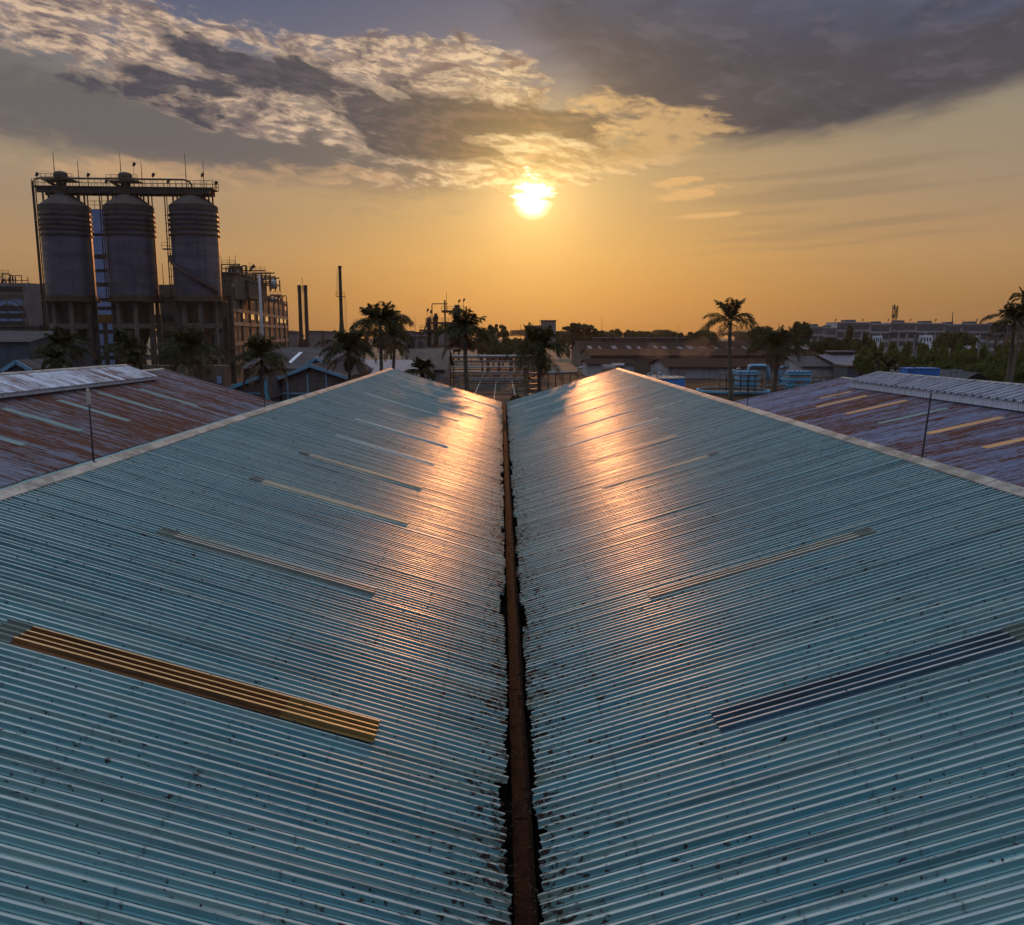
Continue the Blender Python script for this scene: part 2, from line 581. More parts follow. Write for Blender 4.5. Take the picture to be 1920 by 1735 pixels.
BRWALL = simple('brown_wall', (0.10, 0.076, 0.062), 0.85, 0.0, 0.35, (0.2, 0.2, 0.2), streak=0.6)
BAND = simple('pale_band', (0.21, 0.17, 0.145), 0.8, 0.0, 0.3)
DARK = simple('dark_opening', (0.018, 0.018, 0.022), 0.5, 0.0, 0.3)
GREYROOF = simple('grey_roof', (0.085, 0.076, 0.085), 0.85, 0.0, 0.4, (0.25, 0.6, 0.3), spec=0.2)
BROWNROOF = simple('brown_roof', (0.045, 0.029, 0.024), 0.95, 0.0, 0.45, (0.25, 0.5, 0.3), spec=0.05)
PALEROOF = simple('pale_roof', (0.24, 0.24, 0.29), 0.35, 0.4, 0.25, (0.2, 0.6, 0.3))
SHEDBLUE = simple('shed_blue', (0.055, 0.075, 0.115), 0.6, 0.1, 0.3, streak=0.3)
TRIMBLUE = simple('trim_blue', (0.16, 0.34, 0.52), 0.45, 0.1, 0.25)
BLUE = simple('bright_blue', (0.015, 0.20, 0.66), 0.4, 0.0, 0.25)
SKYBLUE = simple('sky_blue', (0.10, 0.40, 0.62), 0.45, 0.0, 0.25, streak=0.3)
WHITE = simple('dirty_white', (0.34, 0.34, 0.38), 0.75, 0.0, 0.35, (0.3, 0.3, 0.3), streak=0.8)
SHOPGREY = simple('shop_grey', (0.36, 0.35, 0.38), 0.8, 0.0, 0.2, (0.1, 0.1, 0.1), streak=0.3)
SHOPDARK = simple('shop_dark', (0.09, 0.09, 0.105), 0.7, 0.0, 0.2)
GLASS = simple('window_glass', (0.05, 0.06, 0.08), 0.12, 0.0, 0.3)
RUSTG = simple('gutter_rust', (0.030, 0.011, 0.006), 0.85, 0.1, 0.75, (7, 4, 7), c2=(0.008, 0.005, 0.004), spec=0.1)
TRUNKP = simple('palm_bark', (0.12, 0.10, 0.08), 0.9, 0.0, 0.4, (2, 2, 5))
BARK = simple('bark', (0.10, 0.075, 0.055), 0.9, 0.0, 0.4, (2, 2, 1))
STRAW = simple('dead_frond', (0.16, 0.085, 0.035), 0.85, 0.0, 0.5)
LITTER = simple('dry_leaf', (0.035, 0.020, 0.013), 0.85, 0.0, 0.5, (20, 20, 20))
SCREW = simple('screw', (0.035, 0.035, 0.045), 0.6, 0.3, 0.4)
WOOD = simple('brown_timber', (0.14, 0.085, 0.045), 0.8, 0.0, 0.4)
YARD = simple('yard_concrete', (0.085, 0.064, 0.048), 0.95, 0.0, 0.7, (0.05, 0.09, 0.1), spec=0.03)
ASPH = simple('asphalt', (0.050, 0.044, 0.040), 0.9, 0.0, 0.5, (0.3, 0.15, 0.1), spec=0.08)
KERB = simple('kerb', (0.42, 0.40, 0.37), 0.8, 0.0, 0.3)
MARK = simple('road_paint', (0.6, 0.6, 0.57), 0.6, 0.0, 0.3, (1, 1, 1))


def brick_fn(m, nt, p, pos, out):
    b = nt.nodes.new('ShaderNodeTexBrick')
    b.inputs['Scale'].default_value = 1.0
    b.inputs['Brick Width'].default_value = 0.6
    b.inputs['Row Height'].default_value = 0.3
    b.inputs['Mortar Size'].default_value = 0.02
    b.inputs['Color1'].default_value = (0.13, 0.10, 0.095, 1)
    b.inputs['Color2'].default_value = (0.09, 0.072, 0.075, 1)
    b.inputs['Mortar'].default_value = (0.05, 0.045, 0.05, 1)
    x, y, z = sep3(pos)
    nt.links.new(xyz(x + y, z, 0.0).v, b.inputs['Vector'])
    setv(p, 'Base Color', X(b.outputs[0]))
    setv(p, 'Roughness', 0.9)


mat('brick', brick_fn)


def skylight_fn(c, c2, rough=0.42, metal=0.12):
    def fn(m, nt, p, pos, out):
        n = noise(vscale(pos, 0.7, 26.0, 0.0), 1.0, 4, 0.6)
        setv(p, 'Base Color', cmix(sstep(n, 0.35, 0.7), c, c2))
        setv(p, 'Roughness', rough)
        setv(p, 'Metallic', metal)
        setv(p, 'Specular IOR Level', 0.8)
    return fn


mat('sky_amber', skylight_fn((0.17, 0.070, 0.020), (0.050, 0.022, 0.009), 0.28, 0.2))
mat('sky_amber_pale', skylight_fn((0.24, 0.140, 0.040), (0.10, 0.060, 0.020), 0.28, 0.2))
mat('sky_cream', skylight_fn((0.48, 0.44, 0.33), (0.28, 0.29, 0.25)))
mat('sky_faded', skylight_fn((0.16, 0.18, 0.16), (0.08, 0.11, 0.11)))
mat('grime', skylight_fn((0.13, 0.17, 0.16), (0.05, 0.06, 0.055), 0.6))
mat('sky_blue', skylight_fn((0.045, 0.105, 0.16), (0.035, 0.05, 0.065), 0.3, 0.2))
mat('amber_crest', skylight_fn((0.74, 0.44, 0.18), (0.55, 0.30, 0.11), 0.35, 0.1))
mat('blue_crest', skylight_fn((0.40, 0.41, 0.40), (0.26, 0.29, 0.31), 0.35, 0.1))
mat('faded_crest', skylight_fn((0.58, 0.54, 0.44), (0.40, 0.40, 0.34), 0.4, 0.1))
CRESTS = {'sky_amber': 'amber_crest', 'sky_amber_pale': 'amber_crest', 'sky_blue': 'blue_crest', 'sky_faded': 'faded_crest'}  # brighter rib tops: the gleam on the strips put into the colour
mat('sky_green', skylight_fn((0.30, 0.42, 0.42), (0.22, 0.33, 0.34)))
mat('sky_pale', skylight_fn((0.50, 0.56, 0.55), (0.30, 0.40, 0.41)))
mat('sky_glow', skylight_fn((0.85, 0.50, 0.22), (0.70, 0.42, 0.20)))  # orange sun sheen on the strips put into the base colour


def leaf_fn(c1, c2, tr):
    def fn(m, nt, p, pos, out):
        n = noise(pos, 0.9, 3, 0.6)
        cc = cmix(sstep(n, 0.35, 0.65), c1, c2)
        setv(p, 'Base Color', cc)
        setv(p, 'Roughness', 0.65)
        setv(p, 'Specular IOR Level', 0.2)
        t = nt.nodes.new('ShaderNodeBsdfTranslucent')
        nt.links.new(cmix(0.5, cc, tuple(v * 2 for v in c2)).v, t.inputs[0])
        mx = nt.nodes.new('ShaderNodeMixShader')
        mx.inputs[0].default_value = tr
        nt.links.new(p.outputs[0], mx.inputs[1])
        nt.links.new(t.outputs[0], mx.inputs[2])
        nt.links.new(mx.outputs[0], out.inputs['Surface'])
    return fn


LEAFP = mat('palm_leaf', leaf_fn((0.012, 0.016, 0.004), (0.030, 0.034, 0.007), 0.25))
LEAFB = mat('tree_leaf', leaf_fn((0.028, 0.036, 0.012), (0.048, 0.052, 0.014), 0.18))
LEAFG = mat('grove_leaf', leaf_fn((0.035, 0.060, 0.012), (0.080, 0.100, 0.018), 0.22))


def ground_fn(m, nt, p, pos, out):
    a = noise(pos, 0.02, 5, 0.6)
    b = noise(pos, 0.35, 5, 0.65)
    c = cmix(sstep(a, 0.42, 0.58), (0.06, 0.065, 0.03), (0.12, 0.095, 0.07))
    c = cmix(sstep(b, 0.45, 0.65), c, (0.05, 0.045, 0.035))
    setv(p, 'Base Color', c)
    setv(p, 'Roughness', 0.9)


mat('ground', ground_fn)


# ------------------------------------------------------------------ corrugated sheet
def corrugated(mb, xa, za, xb, zb, y0, y1, pitch=0.15, h=0.050, nseg=8, lift=0.0, seed=1, jag=0.0, ribw=(0.42, 0.51, 0.71, 0.84), tilt=0.0, wav=0.004, rnd_prof=False, crest=False):
    """ribs run from (xa, za) down to (xb, zb); profile repeats along y; jag = ragged lower edge"""
    rnd = random.Random(seed)
    n = int(round((y1 - y0) / pitch))
    prof0 = [(0.0, 0.0), (0.155, 0.0), (0.18, 0.11), (0.205, 0.0), (ribw[0], 0.0), (ribw[1], 0.985), ((ribw[1] + ribw[2]) / 2, 1.0), (ribw[2], 0.985), (ribw[3], 0.0)]
    if pitch > 0.5 or nseg < 2: prof0 = [(0.0, 0.0), (ribw[0], 0.0), (ribw[1], 1.0), (ribw[2], 1.0), (ribw[3], 0.0)]
    if rnd_prof: prof0 = [(k / 10, 0.5 - 0.5 * math.cos(2 * PI * k / 10)) for k in range(10)]
    rows = []
    sheetx = sheetz = 0
    dx, dz = xb - xa, zb - za
    L = math.hypot(dx, dz)
    ux, uz = dx / L, dz / L
    nx, nz = (-uz, ux) if ux > 0 else (uz, -ux)
    wavs = [rnd.uniform(-1, 1) for _ in range(40)]
    for i in range(n + 1):
        if i % 5 == 0:
            sheetx = rnd.uniform(-1, 1) * jag * 0.4 - (rnd.random() < 0.16) * jag * 1.3
            sheetz = rnd.uniform(0, 1) * wav
        jr = rnd.uniform(-0.35, 0.25) * jag
        hv = rnd.uniform(0.90, 1.08)
        prof = prof0 if (i % 5 or rnd_prof) else [(a + (0.06 if a > ribw[1] + 0.01 else 0), b) for a, b in prof0]
        if jag and rnd.random() < 0.10:
            jr -= jag * rnd.uniform(0.5, 1.6)
        for k, (fy, fh) in enumerate(prof):
            if i == n and k > 0: break
            y = y0 + (i + fy) * pitch
            hh = fh * h * hv * (1.0 + (0.16 if i % 5 == 0 else 0)) + sheetz
            Lr = L + sheetx + (jr * (1 - 0.6 * fh) if jag else 0)
            if jag: Lr += rnd.uniform(-0.02, 0.02)
            row = []
            for s in range(nseg + 1):
                t = s / nseg
                # a few close segments at the lower edge
                t = t
                d = Lr * t
                sag = wav * 1.5 * math.sin(t * PI * 3 + wavs[(i // 5) % 40] * 3) * wavs[(i // 5 + 7) % 40]
                o = lift + hh + sag
                row.append((xa + ux * d + nx * o, y, za + uz * d + nz * o + tilt * (73.2 - y)))
            rows.append(row)
    b = len(mb.v)
    m = nseg + 1
    K = len(prof0)
    for r in rows: mb.v += r
    for i in range(len(rows) - 1):
        for s in range(nseg):
            q = b + i * m + s
            f = (q, q + 1, q + m + 1, q + m) if ux < 0 else (q, q + m, q + m + 1, q + 1)
            mb.f.append(f)
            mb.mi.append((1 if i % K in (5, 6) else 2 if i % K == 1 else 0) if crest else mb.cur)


def ridge_cap(mb, xr, zr, sl, sr, y0, y1, wid=0.26, seed=3, tilt=0.0, lift=0.064):
    rnd = random.Random(seed)
    y = y0
    while y < y1 - 0.2:
        ye = min(y + 2.4, y1)
        zo = lift + rnd.uniform(0, 0.008)
        xo = rnd.uniform(-0.012, 0.012)
        yb = ye + 0.05
        pts = []
        for yy, dz in ((y, 0.006), (yb, 0.0)):
            z = zr + zo + dz + tilt * (73.2 - yy)
            row = [(xr + xo - wid, yy, z - wid * sl - 0.028), (xr + xo - wid, yy, z - wid * sl), (xr + xo - 0.05, yy, z - 0.05 * sl + 0.01), (xr + xo, yy, z + 0.022),
                   (xr + xo + 0.05, yy, z - 0.05 * sr + 0.01), (xr + xo + wid, yy, z - wid * sr), (xr + xo + wid, yy, z - wid * sr - 0.028)]
            pts.append(row)
        vs = pts[0] + pts[1]
        mb.add(vs, [(k, k + 1, k + 8, k + 7) for k in range(6)])
        y = ye


def screws(mb, xa, za, xb, zb, y0, y1, pitch, h, rowsx, seed, skip=2, r=0.014, fy=0.62):
    rnd = random.Random(seed)
    n = int(round((y1 - y0) / pitch))
    for xi in rowsx:
        for i in range(n):
            if (i + int(xi * 3)) % skip: continue
            if rnd.random() < 0.18: continue
            x = xi + rnd.uniform(-0.03, 0.03)
            t = (x - xa) / (xb - xa)
            z = za + (zb - za) * t + h
            y = y0 + (i + fy) * pitch
            q = 5
            ring = [(x + r * math.cos(2 * PI * k / q), y + r * math.sin(2 * PI * k / q), z - 0.004) for k in range(q)]
            top = [(x + r * 0.6 * math.cos(2 * PI * k / q), y + r * 0.6 * math.sin(2 * PI * k / q), z + 0.016) for k in range(q)]
            mb.add(ring + top, [(k, (k + 1) % q, q + (k + 1) % q, q + k) for k in range(q)] + [tuple(q + k for k in range(q))])


# ------------------------------------------------------------------ the four warehouse bays
Y0, Y1 = -12.0, 73.2
SLOPE = 0.305
P = 0.15


def nave(label, xl, zl, xr, zr, xv, zv, sheet, cap, seed, jagL=0.0, jagR=0.0, capw=0.26, tilt=0.0, pitch=P, vis='LR', nseg=8, gable=None):
    """one gabled bay: left valley, ridge, right valley"""
    root = thing('warehouse', (xr, (Y0 + Y1) / 2, 0), label, 'warehouse')
    for side, xe, ze in (('L', xl, zl), ('R', xv, zv)):
        mb = MB()
        det = side in vis
        corrugated(mb, xr, zr, xe, ze, Y0, Y1, pitch=pitch if det else 0.9, nseg=nseg if det else 2, seed=seed + (side == 'R'),
                   jag=(jagL if side == 'L' else jagR), tilt=tilt, crest=det and sheet == 'teal_sheet')
        o = mb.build('roof_slope', [MATS['teal_sheet'], MATS['teal_crest'], SEAM] if det and sheet == 'teal_sheet' else MATS[sheet], root, smooth=False)
    mb = MB()
    sl = (zr - zl) / (xr - xl)
    sr = (zr - zv) / (xv - xr)
    ridge_cap(mb, xr, zr, sl, sr, Y0, Y1, capw, seed, tilt)
    mb.build('ridge_cap', cap, root)
    for ye in (Y0 + 0.05, Y1 - 0.25):
        mb = MB()
        mb.add([(xl + .02, ye, 0), (xv - .02, ye, 0), (xv - .02, ye, zv - 0.12), (xr, ye, zr - 0.12), (xl + .02, ye, zl - 0.12),
                (xl + .02, ye + .2, 0), (xv - .02, ye + .2, 0), (xv - .02, ye + .2, zv - 0.12), (xr, ye + .2, zr - 0.12), (xl + .02, ye + .2, zl - 0.12)],
               [(4, 3, 2, 1, 0), (5, 6, 7, 8, 9), (0, 1, 6, 5), (1, 2, 7, 6), (2, 3, 8, 7), (3, 4, 9, 8), (4, 0, 5, 9)])
        mb.build('gable_wall', WHITE, root)
    # verge trim along the far end
    mb = MB()
    for (xe, ze) in ((xl, zl), (xv, zv)):
        mb.beam((xr, Y1 + 0.02, zr - 0.03), (xe, Y1 + 0.02, ze - 0.03), 0.06, 0.22)
    mb.build('verge_trim', gable or DARKTRIM, root)
    return root


bayL = nave('blue-green corrugated roof filling the left half of the foreground, left of the gutter', -19.7, 5.9, -9.7, 8.9, 0.25 - 0.19, 5.9, 'teal_sheet', CREAM, 11,
            jagR=0.075, vis='R', nseg=9)
bayR = nave('blue-green corrugated roof filling the right half of the foreground, right of the gutter', 0.25 + 0.19, 5.9, 10.3, 8.9, 20.3, 5.9, 'teal_sheet', CREAM, 23,
            jagL=0.075, vis='L', nseg=9)
ruL = nave('rusty purple-blue roof with a low raised vent, left edge of the photo', -39.7, 5.9, -29.7, 8.9, -19.75, 5.87, 'rust_left', CREAM, 37, vis='R', nseg=2, tilt=0.003)
ruR = nave('rusty lavender-blue roof with glowing orange strips, right edge of the photo', 20.35, 5.87, 30.3, 8.1, 40.3, 5.9, 'rust_right', CREAM, 41, vis='L', nseg=2, tilt=0.003)

mb = MB()
screws(mb, -9.7, 8.9, 0.25, 5.9, 6, 45, P, 0.053, [-9.1, -7.9, -6.62, -5.35, -4.1, -2.75, -1.5, -0.35], 5, skip=3)
mb.build('roof_screws', SCREW, bayL)['kind'] = 'stuff'
mb = MB()
screws(mb, 10.3, 8.9, 0.25, 5.9, 6, 45, P, 0.053, [9.7, 8.5, 7.15, 5.9, 4.6, 3.2, 2.0, 0.85], 6, skip=3)
mb.build('roof_screws', SCREW, bayR)['kind'] = 'stuff'


def skylight(root, xr, zr, slope, sign, y0, x0, x1, nrib, m, lift=0.012, pitch=P, tilt=0.0, split=None, rp=False):
    """translucent strip lying over nrib ribs between distances x0 and x1 from the ridge"""
    y0 = Y0 + round((y0 - Y0) / pitch) * pitch
    segs = [(x0, x1, m)] if not split else [(x0, split[0], m), (split[0], x1, split[1])]
    for i, (a, b, mm) in enumerate(segs):
        mb = MB()
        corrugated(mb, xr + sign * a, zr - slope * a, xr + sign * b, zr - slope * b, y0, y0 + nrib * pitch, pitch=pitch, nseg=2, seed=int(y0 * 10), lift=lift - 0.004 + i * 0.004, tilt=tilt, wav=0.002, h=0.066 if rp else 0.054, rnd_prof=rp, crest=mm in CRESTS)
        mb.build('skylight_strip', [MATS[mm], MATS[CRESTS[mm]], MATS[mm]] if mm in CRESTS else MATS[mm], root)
    if y0 < 30 and pitch == P and abs(xr) < 20:      # grimy lapped sheet over the upper end, dark seam at the lower end
        mb = MB()
        corrugated(mb, xr + sign * (x0 - 0.28), zr - slope * (x0 - 0.28), xr + sign * (x0 + 0.05), zr - slope * (x0 + 0.05), y0, y0 + nrib * pitch, pitch=pitch, nseg=2, seed=5, lift=lift + 0.006, wav=0.002, h=0.054)
        mb.build('end_lap', MATS['grime'], root)


# left slope (distance from ridge at x=-9.7) and right slope (ridge at x=10.3)
skylight(bayL, -9.7, 8.9, 0.3015, 1, 10.5, 3.14, 7.95, 4, 'sky_amber', split=(6.7, 'sky_amber_pale'))
skylight(bayL, -9.7, 8.9, 0.3015, 1, 16.05, 3.1, 7.1, 3, 'sky_faded')
skylight(bayL, -9.7, 8.9, 0.3015, 1, 22.15, 3.1, 7.1, 3, 'sky_cream')
skylight(bayL, -9.7, 8.9, 0.3015, 1, 27.3, 3.2, 7.0, 3, 'sky_cream')
for k, (y, a, b, nr) in enumerate(((32.6, 3.1, 7.0, 2), (38.1, 2.9, 7.2, 3), (43.9, 3.3, 6.4, 2), (49.2, 1.6, 7.1, 3), (54.9, 3.0, 8.4, 2), (60.3, 2.2, 6.0, 2))):
    skylight(bayL, -9.7, 8.9, 0.3015, 1, y, a, b, nr, 'sky_pale')
skylight(bayL, -9.7, 8.9, 0.3015, 1, 66.0, 0.3, 9.6, 3, 'sky_pale')
skylight(bayR, 10.3, 8.9, 0.3024, -1, 10.35, 3.3, 7.35, 4, 'sky_blue')
skylight(bayR, 10.3, 8.9, 0.3024, -1, 15.95, 3.1, 7.3, 3, 'sky_faded')
skylight(bayR, 10.3, 8.9, 0.3024, -1, 27.2, 3.3, 6.9, 3, 'sky_cream')
skylight(bayR, 10.3, 8.9, 0.3024, -1, 32.6, 3.3, 6.6, 3, 'sky_cream')
for k, (y, a, b, nr) in enumerate(((38.2, 2.9, 7.2, 3), (43.6, 3.2, 6.6, 3), (49.3, 2.2, 7.6, 2), (54.7, 1.2, 6.9, 3), (60.2, 3.0, 8.6, 2))):
    skylight(bayR, 10.3, 8.9, 0.3024, -1, y, a, b, nr, 'sky_pale')
skylight(bayR, 10.3, 8.9, 0.3024, -1, 67.0, 0.3, 9.6, 3, 'sky_pale')
# strips on the rusty roofs
for (y, a, b) in ((33.0, 3.1, 7.2), (38.4, 3.3, 7.3), (44.0, 3.2, 7.2), (49.5, 3.2, 7.3), (55.0, 3.0, 7.0), (60.5, 3.3, 7.4), (27.5, 3.2, 7.2)):
    skylight(ruL, -29.7, 8.9, 0.304, 1, y, a, b, 4, 'sky_green', tilt=0.003)
for k, (y, a, b) in enumerate(((33.0, 3.4, 7.4), (38.4, 3.3, 7.3), (44.0, 3.2, 7.2), (49.5, 3.2, 7.3), (55.0, 3.0, 7.0), (60.5, 3.3, 7.0), (64.0, 3.0, 5.4), (27.5, 3.2, 7.2))):
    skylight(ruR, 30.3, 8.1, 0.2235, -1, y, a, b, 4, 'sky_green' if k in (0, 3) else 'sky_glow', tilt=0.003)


def monitor(root, xc, hw, ze, zp, zb, y0, y1, sheet, big, tilt):
    mb = MB()
    for sgn in (-1, 1):
        corrugated(mb, xc, zp, xc + sgn * (hw + 0.15), ze - 0.04, y0, y1, pitch=0.8 if big else 0.2, h=0.09 if big else 0.03, nseg=1, tilt=tilt, seed=4,
                   ribw=(0.60, 0.63, 0.93, 0.96) if big else (0.42, 0.54, 0.76, 0.88))
    roof = mb.build('monitor_roof', MATS[sheet], root)
    mb = MB()
    n = int((y1 - y0) / 0.2)
    for sgn in (-1, 1):
        for i in range(n):
            y = y0 + i * 0.2
            x = xc + sgn * hw
            zt, zl_ = ze + tilt * (73.2 - y), zb + tilt * (73.2 - y)
            mb.quad((x, y, zl_), (x, y + 0.1, zl_), (x, y + 0.1, zt), (x, y, zt))
            x2 = x + sgn * 0.03
            mb.quad((x2, y + 0.1, zl_), (x2, y + 0.2, zl_), (x2, y + 0.2, zt), (x2, y + 0.1, zt))
            mb.quad((x, y + 0.1, zl_), (x2, y + 0.1, zl_), (x2, y + 0.1, zt), (x, y + 0.1, zt))
            mb.quad((x, y + 0.2, zl_), (x2, y + 0.2, zl_), (x2, y + 0.2, zt), (x, y + 0.2, zt))
    for ye in (y0, y1):
        t = tilt * (73.2 - ye)
        mb.add([(xc - hw, ye, zb + t - .3), (xc + hw, ye, zb + t - .3), (xc + hw, ye, ze + t), (xc, ye, zp + t - .02), (xc - hw, ye, ze + t)], [(0, 1, 2, 3, 4)])
    mb.build('monitor_wall', FASCIA, root)
    # dark gap under the wall
    mb = MB()
    for sgn in (-1, 1):
        x = xc + sgn * (hw - 0.12)
        t0, t1 = tilt * (73.2 - y0), tilt * (73.2 - y1)
        mb.quad((x, y0, zb + t0 - 0.7), (x, y1, zb + t1 - 0.7), (x, y1, zb + t1 + 0.1), (x, y0, zb + t0 + 0.1))
    mb.build('vent_opening', DARK, root)
    mb = MB()
    s = (zp - ze) / hw
    ridge_cap(mb, xc, zp, s, s, y0, y1, 0.2, 9, tilt)
    mb.build('ridge_cap', CREAM, root)


monitor(ruL, -29.7, 2.3, 8.62, 9.46, 8.33, 4, 66.2, 'rust_monitor', False, 0.006)
monitor(ruR, 30.3, 2.2, 8.22, 8.86, 7.66, 4, 66.5, 'grey_monitor', True, 0.006)

# gutter in the valley
g = thing('gutter', (0.25, 30, 5.7), 'long rusty box gutter running down the middle between the two blue-green roofs', 'gutter')
mb = MB()
gw, gz = 0.125, 5.70
rnd = random.Random(3)
yy = Y0
while yy < Y1:
    ye = yy + 2.0
    o = rnd.uniform(-0.012, 0.012)
    zz = gz + rnd.uniform(0, 0.012)
    for (a, b) in (((-gw, 0.2), (-gw, 0)), ((-gw, 0), (gw, 0)), ((gw, 0), (gw, 0.2))):
        mb.quad((0.25 + a[0] + o, yy, zz + a[1]), (0.25 + a[0] + o, ye + 0.04, zz + a[1]), (0.25 + b[0] + o, ye + 0.04, zz + b[1]), (0.25 + b[0] + o, yy, zz + b[1]))
    yy = ye
mb.build('channel', RUSTG, g)
mb = MB()
mb.box(-0.9, 1.4, Y0, Y1, gz - 0.14, gz - 0.08)
mb.build('void_backing', simple('void_board', (0.012, 0.009, 0.007), 1.0, 0.0, 0.3, spec=0.0), g)  # added near-black sheet: shade of the gap beside the channel as colour

# leaf litter and rust lumps, in the gutter and on the sheets
mb = MB()
rnd = random.Random(8)


def flake(x, y, z, r):
    n = rnd.choice((4, 5, 6))
    a0 = rnd.random() * 6.28
    tx, ty = rnd.uniform(-.5, .5), rnd.uniform(-.5, .5)
    st = rnd.uniform(0.7, 2.2)
    ca, sa = math.cos(a0), math.sin(a0)
    vs = [(x, y, z + r * 0.45)]
    for k in range(n):
        a = 2 * PI * k / n
        q = r * rnd.uniform(0.35, 1.3)
        px, py = q * math.cos(a) * st, q * math.sin(a) * 0.6
        vs.append((x + px * ca - py * sa, y + px * sa + py * ca, z + 0.004 + tx * px + ty * py + rnd.uniform(0, .3) * r))
    mb.add(vs, [(0, 1 + k, 1 + (k + 1) % n) for k in range(n)])


for i in range(900):
    y = 6 + (rnd.random() ** 1.6) * 45
    flake(0.25 + rnd.choice((-1, 1)) * rnd.uniform(0.03, 0.15), y, gz + 0.02, rnd.uniform(0.008, 0.030))
for i in range(520):
    y = 6.5 + (rnd.random() ** 1.3) * 34
    sgn = rnd.choice((-1, 1))
    d = 10 * rnd.random() ** 1.2 if i % 3 else rnd.uniform(0.1, 1.0)
    x = 0.25 + sgn * (d + 0.12)
    z = 5.9 + 0.3017 * d + 0.006
    k = round((y - Y0) / P)
    y = Y0 + (k + rnd.uniform(0.05, 0.4)) * P
    for q in range(rnd.choice((1, 1, 2, 4))):
        flake(x + rnd.gauss(0, 0.03), y + rnd.gauss(0, 0.012), z + 0.004, rnd.uniform(0.010, 0.024))
o = mb.build('leaf_litter', LITTER)
tag(o, 'scattered dry leaves and rust lumps on the corrugated sheets and in the gutter', 'leaf litter', None, 'stuff')


def rod(x, y, zb, h, label, head=True, r=0.018, lean=(0.0, 0.0)):
    t = thing('roof_rod', (x, y, zb), label, 'rod', 'thin rods standing on the roof ridges')
    top = Vector((x + lean[0] * h, y + lean[1] * h, zb + h))
    mb = MB()
    mb.tube([(x, y, zb - 0.03), top], [r, r * 0.7], 6)
    mb.build('pole', STEEL, t)
    mb = MB()
    mb.box(x - 0.05, x + 0.05, y - 0.05, y + 0.05, zb - 0.02, zb + 0.03)
    mb.build('base_plate', STEEL, t)
    if head:
        mb = MB()
        mb.tube([top - Vector((0, 0, 0.02)), top + Vector((-0.01, 0, 0.32))], [0.05, 0.042], 8)
        mb.tube([top + Vector((-0.01, 0, 0.32)), top + Vector((-0.01, 0, 0.36))], [0.03, 0.01], 8)
        mb.build('lamp_head', CREAM, t)


def ridge_at(px, xr):
    """distance along the ridge at which the ridge at x = xr is seen at column px"""
    x = (px - 940) / FPX
    return xr / x * 0.99


rod(-9.7, ridge_at(179, -9.7), 8.95, 1.42, 'thin dark rod with a pale lamp head on the left ridge', True, 0.022)
rod(10.3, ridge_at(1734, 10.3), 8.95, 1.62, 'thin bare dark rod on the right ridge in front of the rusty roof', False, 0.024, (0.07, 0))
rod(-9.7, ridge_at(502, -9.7), 8.95, 1.15, 'short thin rod far along the left ridge, before the brick gable', False, 0.018)
rod(10.3, ridge_at(1399, 10.3), 8.95, 1.55, 'thin rod far along the right ridge, beside the tall palm trunk', False, 0.018, (0.02, 0))

# ------------------------------------------------------------------ ground
mb = MB()
mb.quad((-1900, -300, 0), (1900, -300, 0), (1900, 1900, 0), (-1900, 1900, 0))
o = mb.build('ground', MATS['ground'])
tag(o, kind='structure')
mb = MB()
mb.quad((-60, 74, 0.004), (95, 74, 0.004), (95, 262, 0.004), (-60, 262, 0.004))
tag(mb.build('yard', YARD), kind='structure')
mb = MB()
mb.quad((-5.2, 76, 0.008), (2.6, 76, 0.008), (2.6, 300, 0.008), (-5.2, 300, 0.008))
tag(mb.build('road', ASPH), kind='structure')
mb = MB()
for x in (-5.35, 2.6):
    mb.box(x, x + 0.15, 76, 300, 0.0, 0.13)
tag(mb.build('kerb', KERB), kind='structure')
mb = MB()
for i in range(28):
    mb.quad((-1.4, 100 + i * 6, 0.012), (-1.25, 100 + i * 6, 0.012), (-1.25, 103 + i * 6, 0.012), (-1.4, 103 + i * 6, 0.012))
tag(mb.build('road_markings', MARK), kind='structure')
# ------------------------------------------------------------------ plants
def frond(mb, base, az, e0, droop, length, rnd, width=0.75, seg=12, lw=0.12):
    """one feather leaf: an arching rib with two rows of leaflets"""
    p = Vector(base)
    e = e0
    pts = [p.copy()]
    dirs = []
    for k in range(seg):
        d = Vector((math.cos(az) * math.cos(e), math.sin(az) * math.cos(e), math.sin(e)))
        dirs.append(d)
        p = p + d * (length / seg)
        pts.append(p.copy())
        e -= droop / seg * (0.5 + 1.1 * k / seg)
    mb.tube(pts, [0.035 * (1 - 0.85 * k / seg) for k in range(seg + 1)], 3, False)
    side = Vector((-math.sin(az), math.cos(az), 0))
    for k in range(1, seg):
        for sub in range(4):
            t = (k + sub / 4) / seg
            q = pts[k].lerp(pts[min(k + 1, seg)], sub / 4)
            ll = width * (0.35 + 1.1 * math.sin(min(1, t * 1.08) * PI) ** 0.7) * rnd.uniform(0.75, 1.15) * (1 if t > 0.18 else 0.5)
            if t > 0.9: ll *= 0.7
            d = dirs[k]
            up = side.cross(d).normalized()
            for s in (-1, 1):
                if rnd.random() < 0.06: continue
                v = (side * s * rnd.uniform(0.6, 1.0) + d * rnd.uniform(0.5, 0.9) + up * s * 0 + Vector((0, 0, rnd.uniform(-0.55, 0.25)))).normalized()
                tip = q + v * ll + Vector((0, 0, -0.28 * ll))
                mid_ = q + v * ll * 0.5
                w = d * lw * 0.5
                mb.add([q - w * .6, mid_ - w, tip, mid_ + w], [(0, 1, 2, 3)])


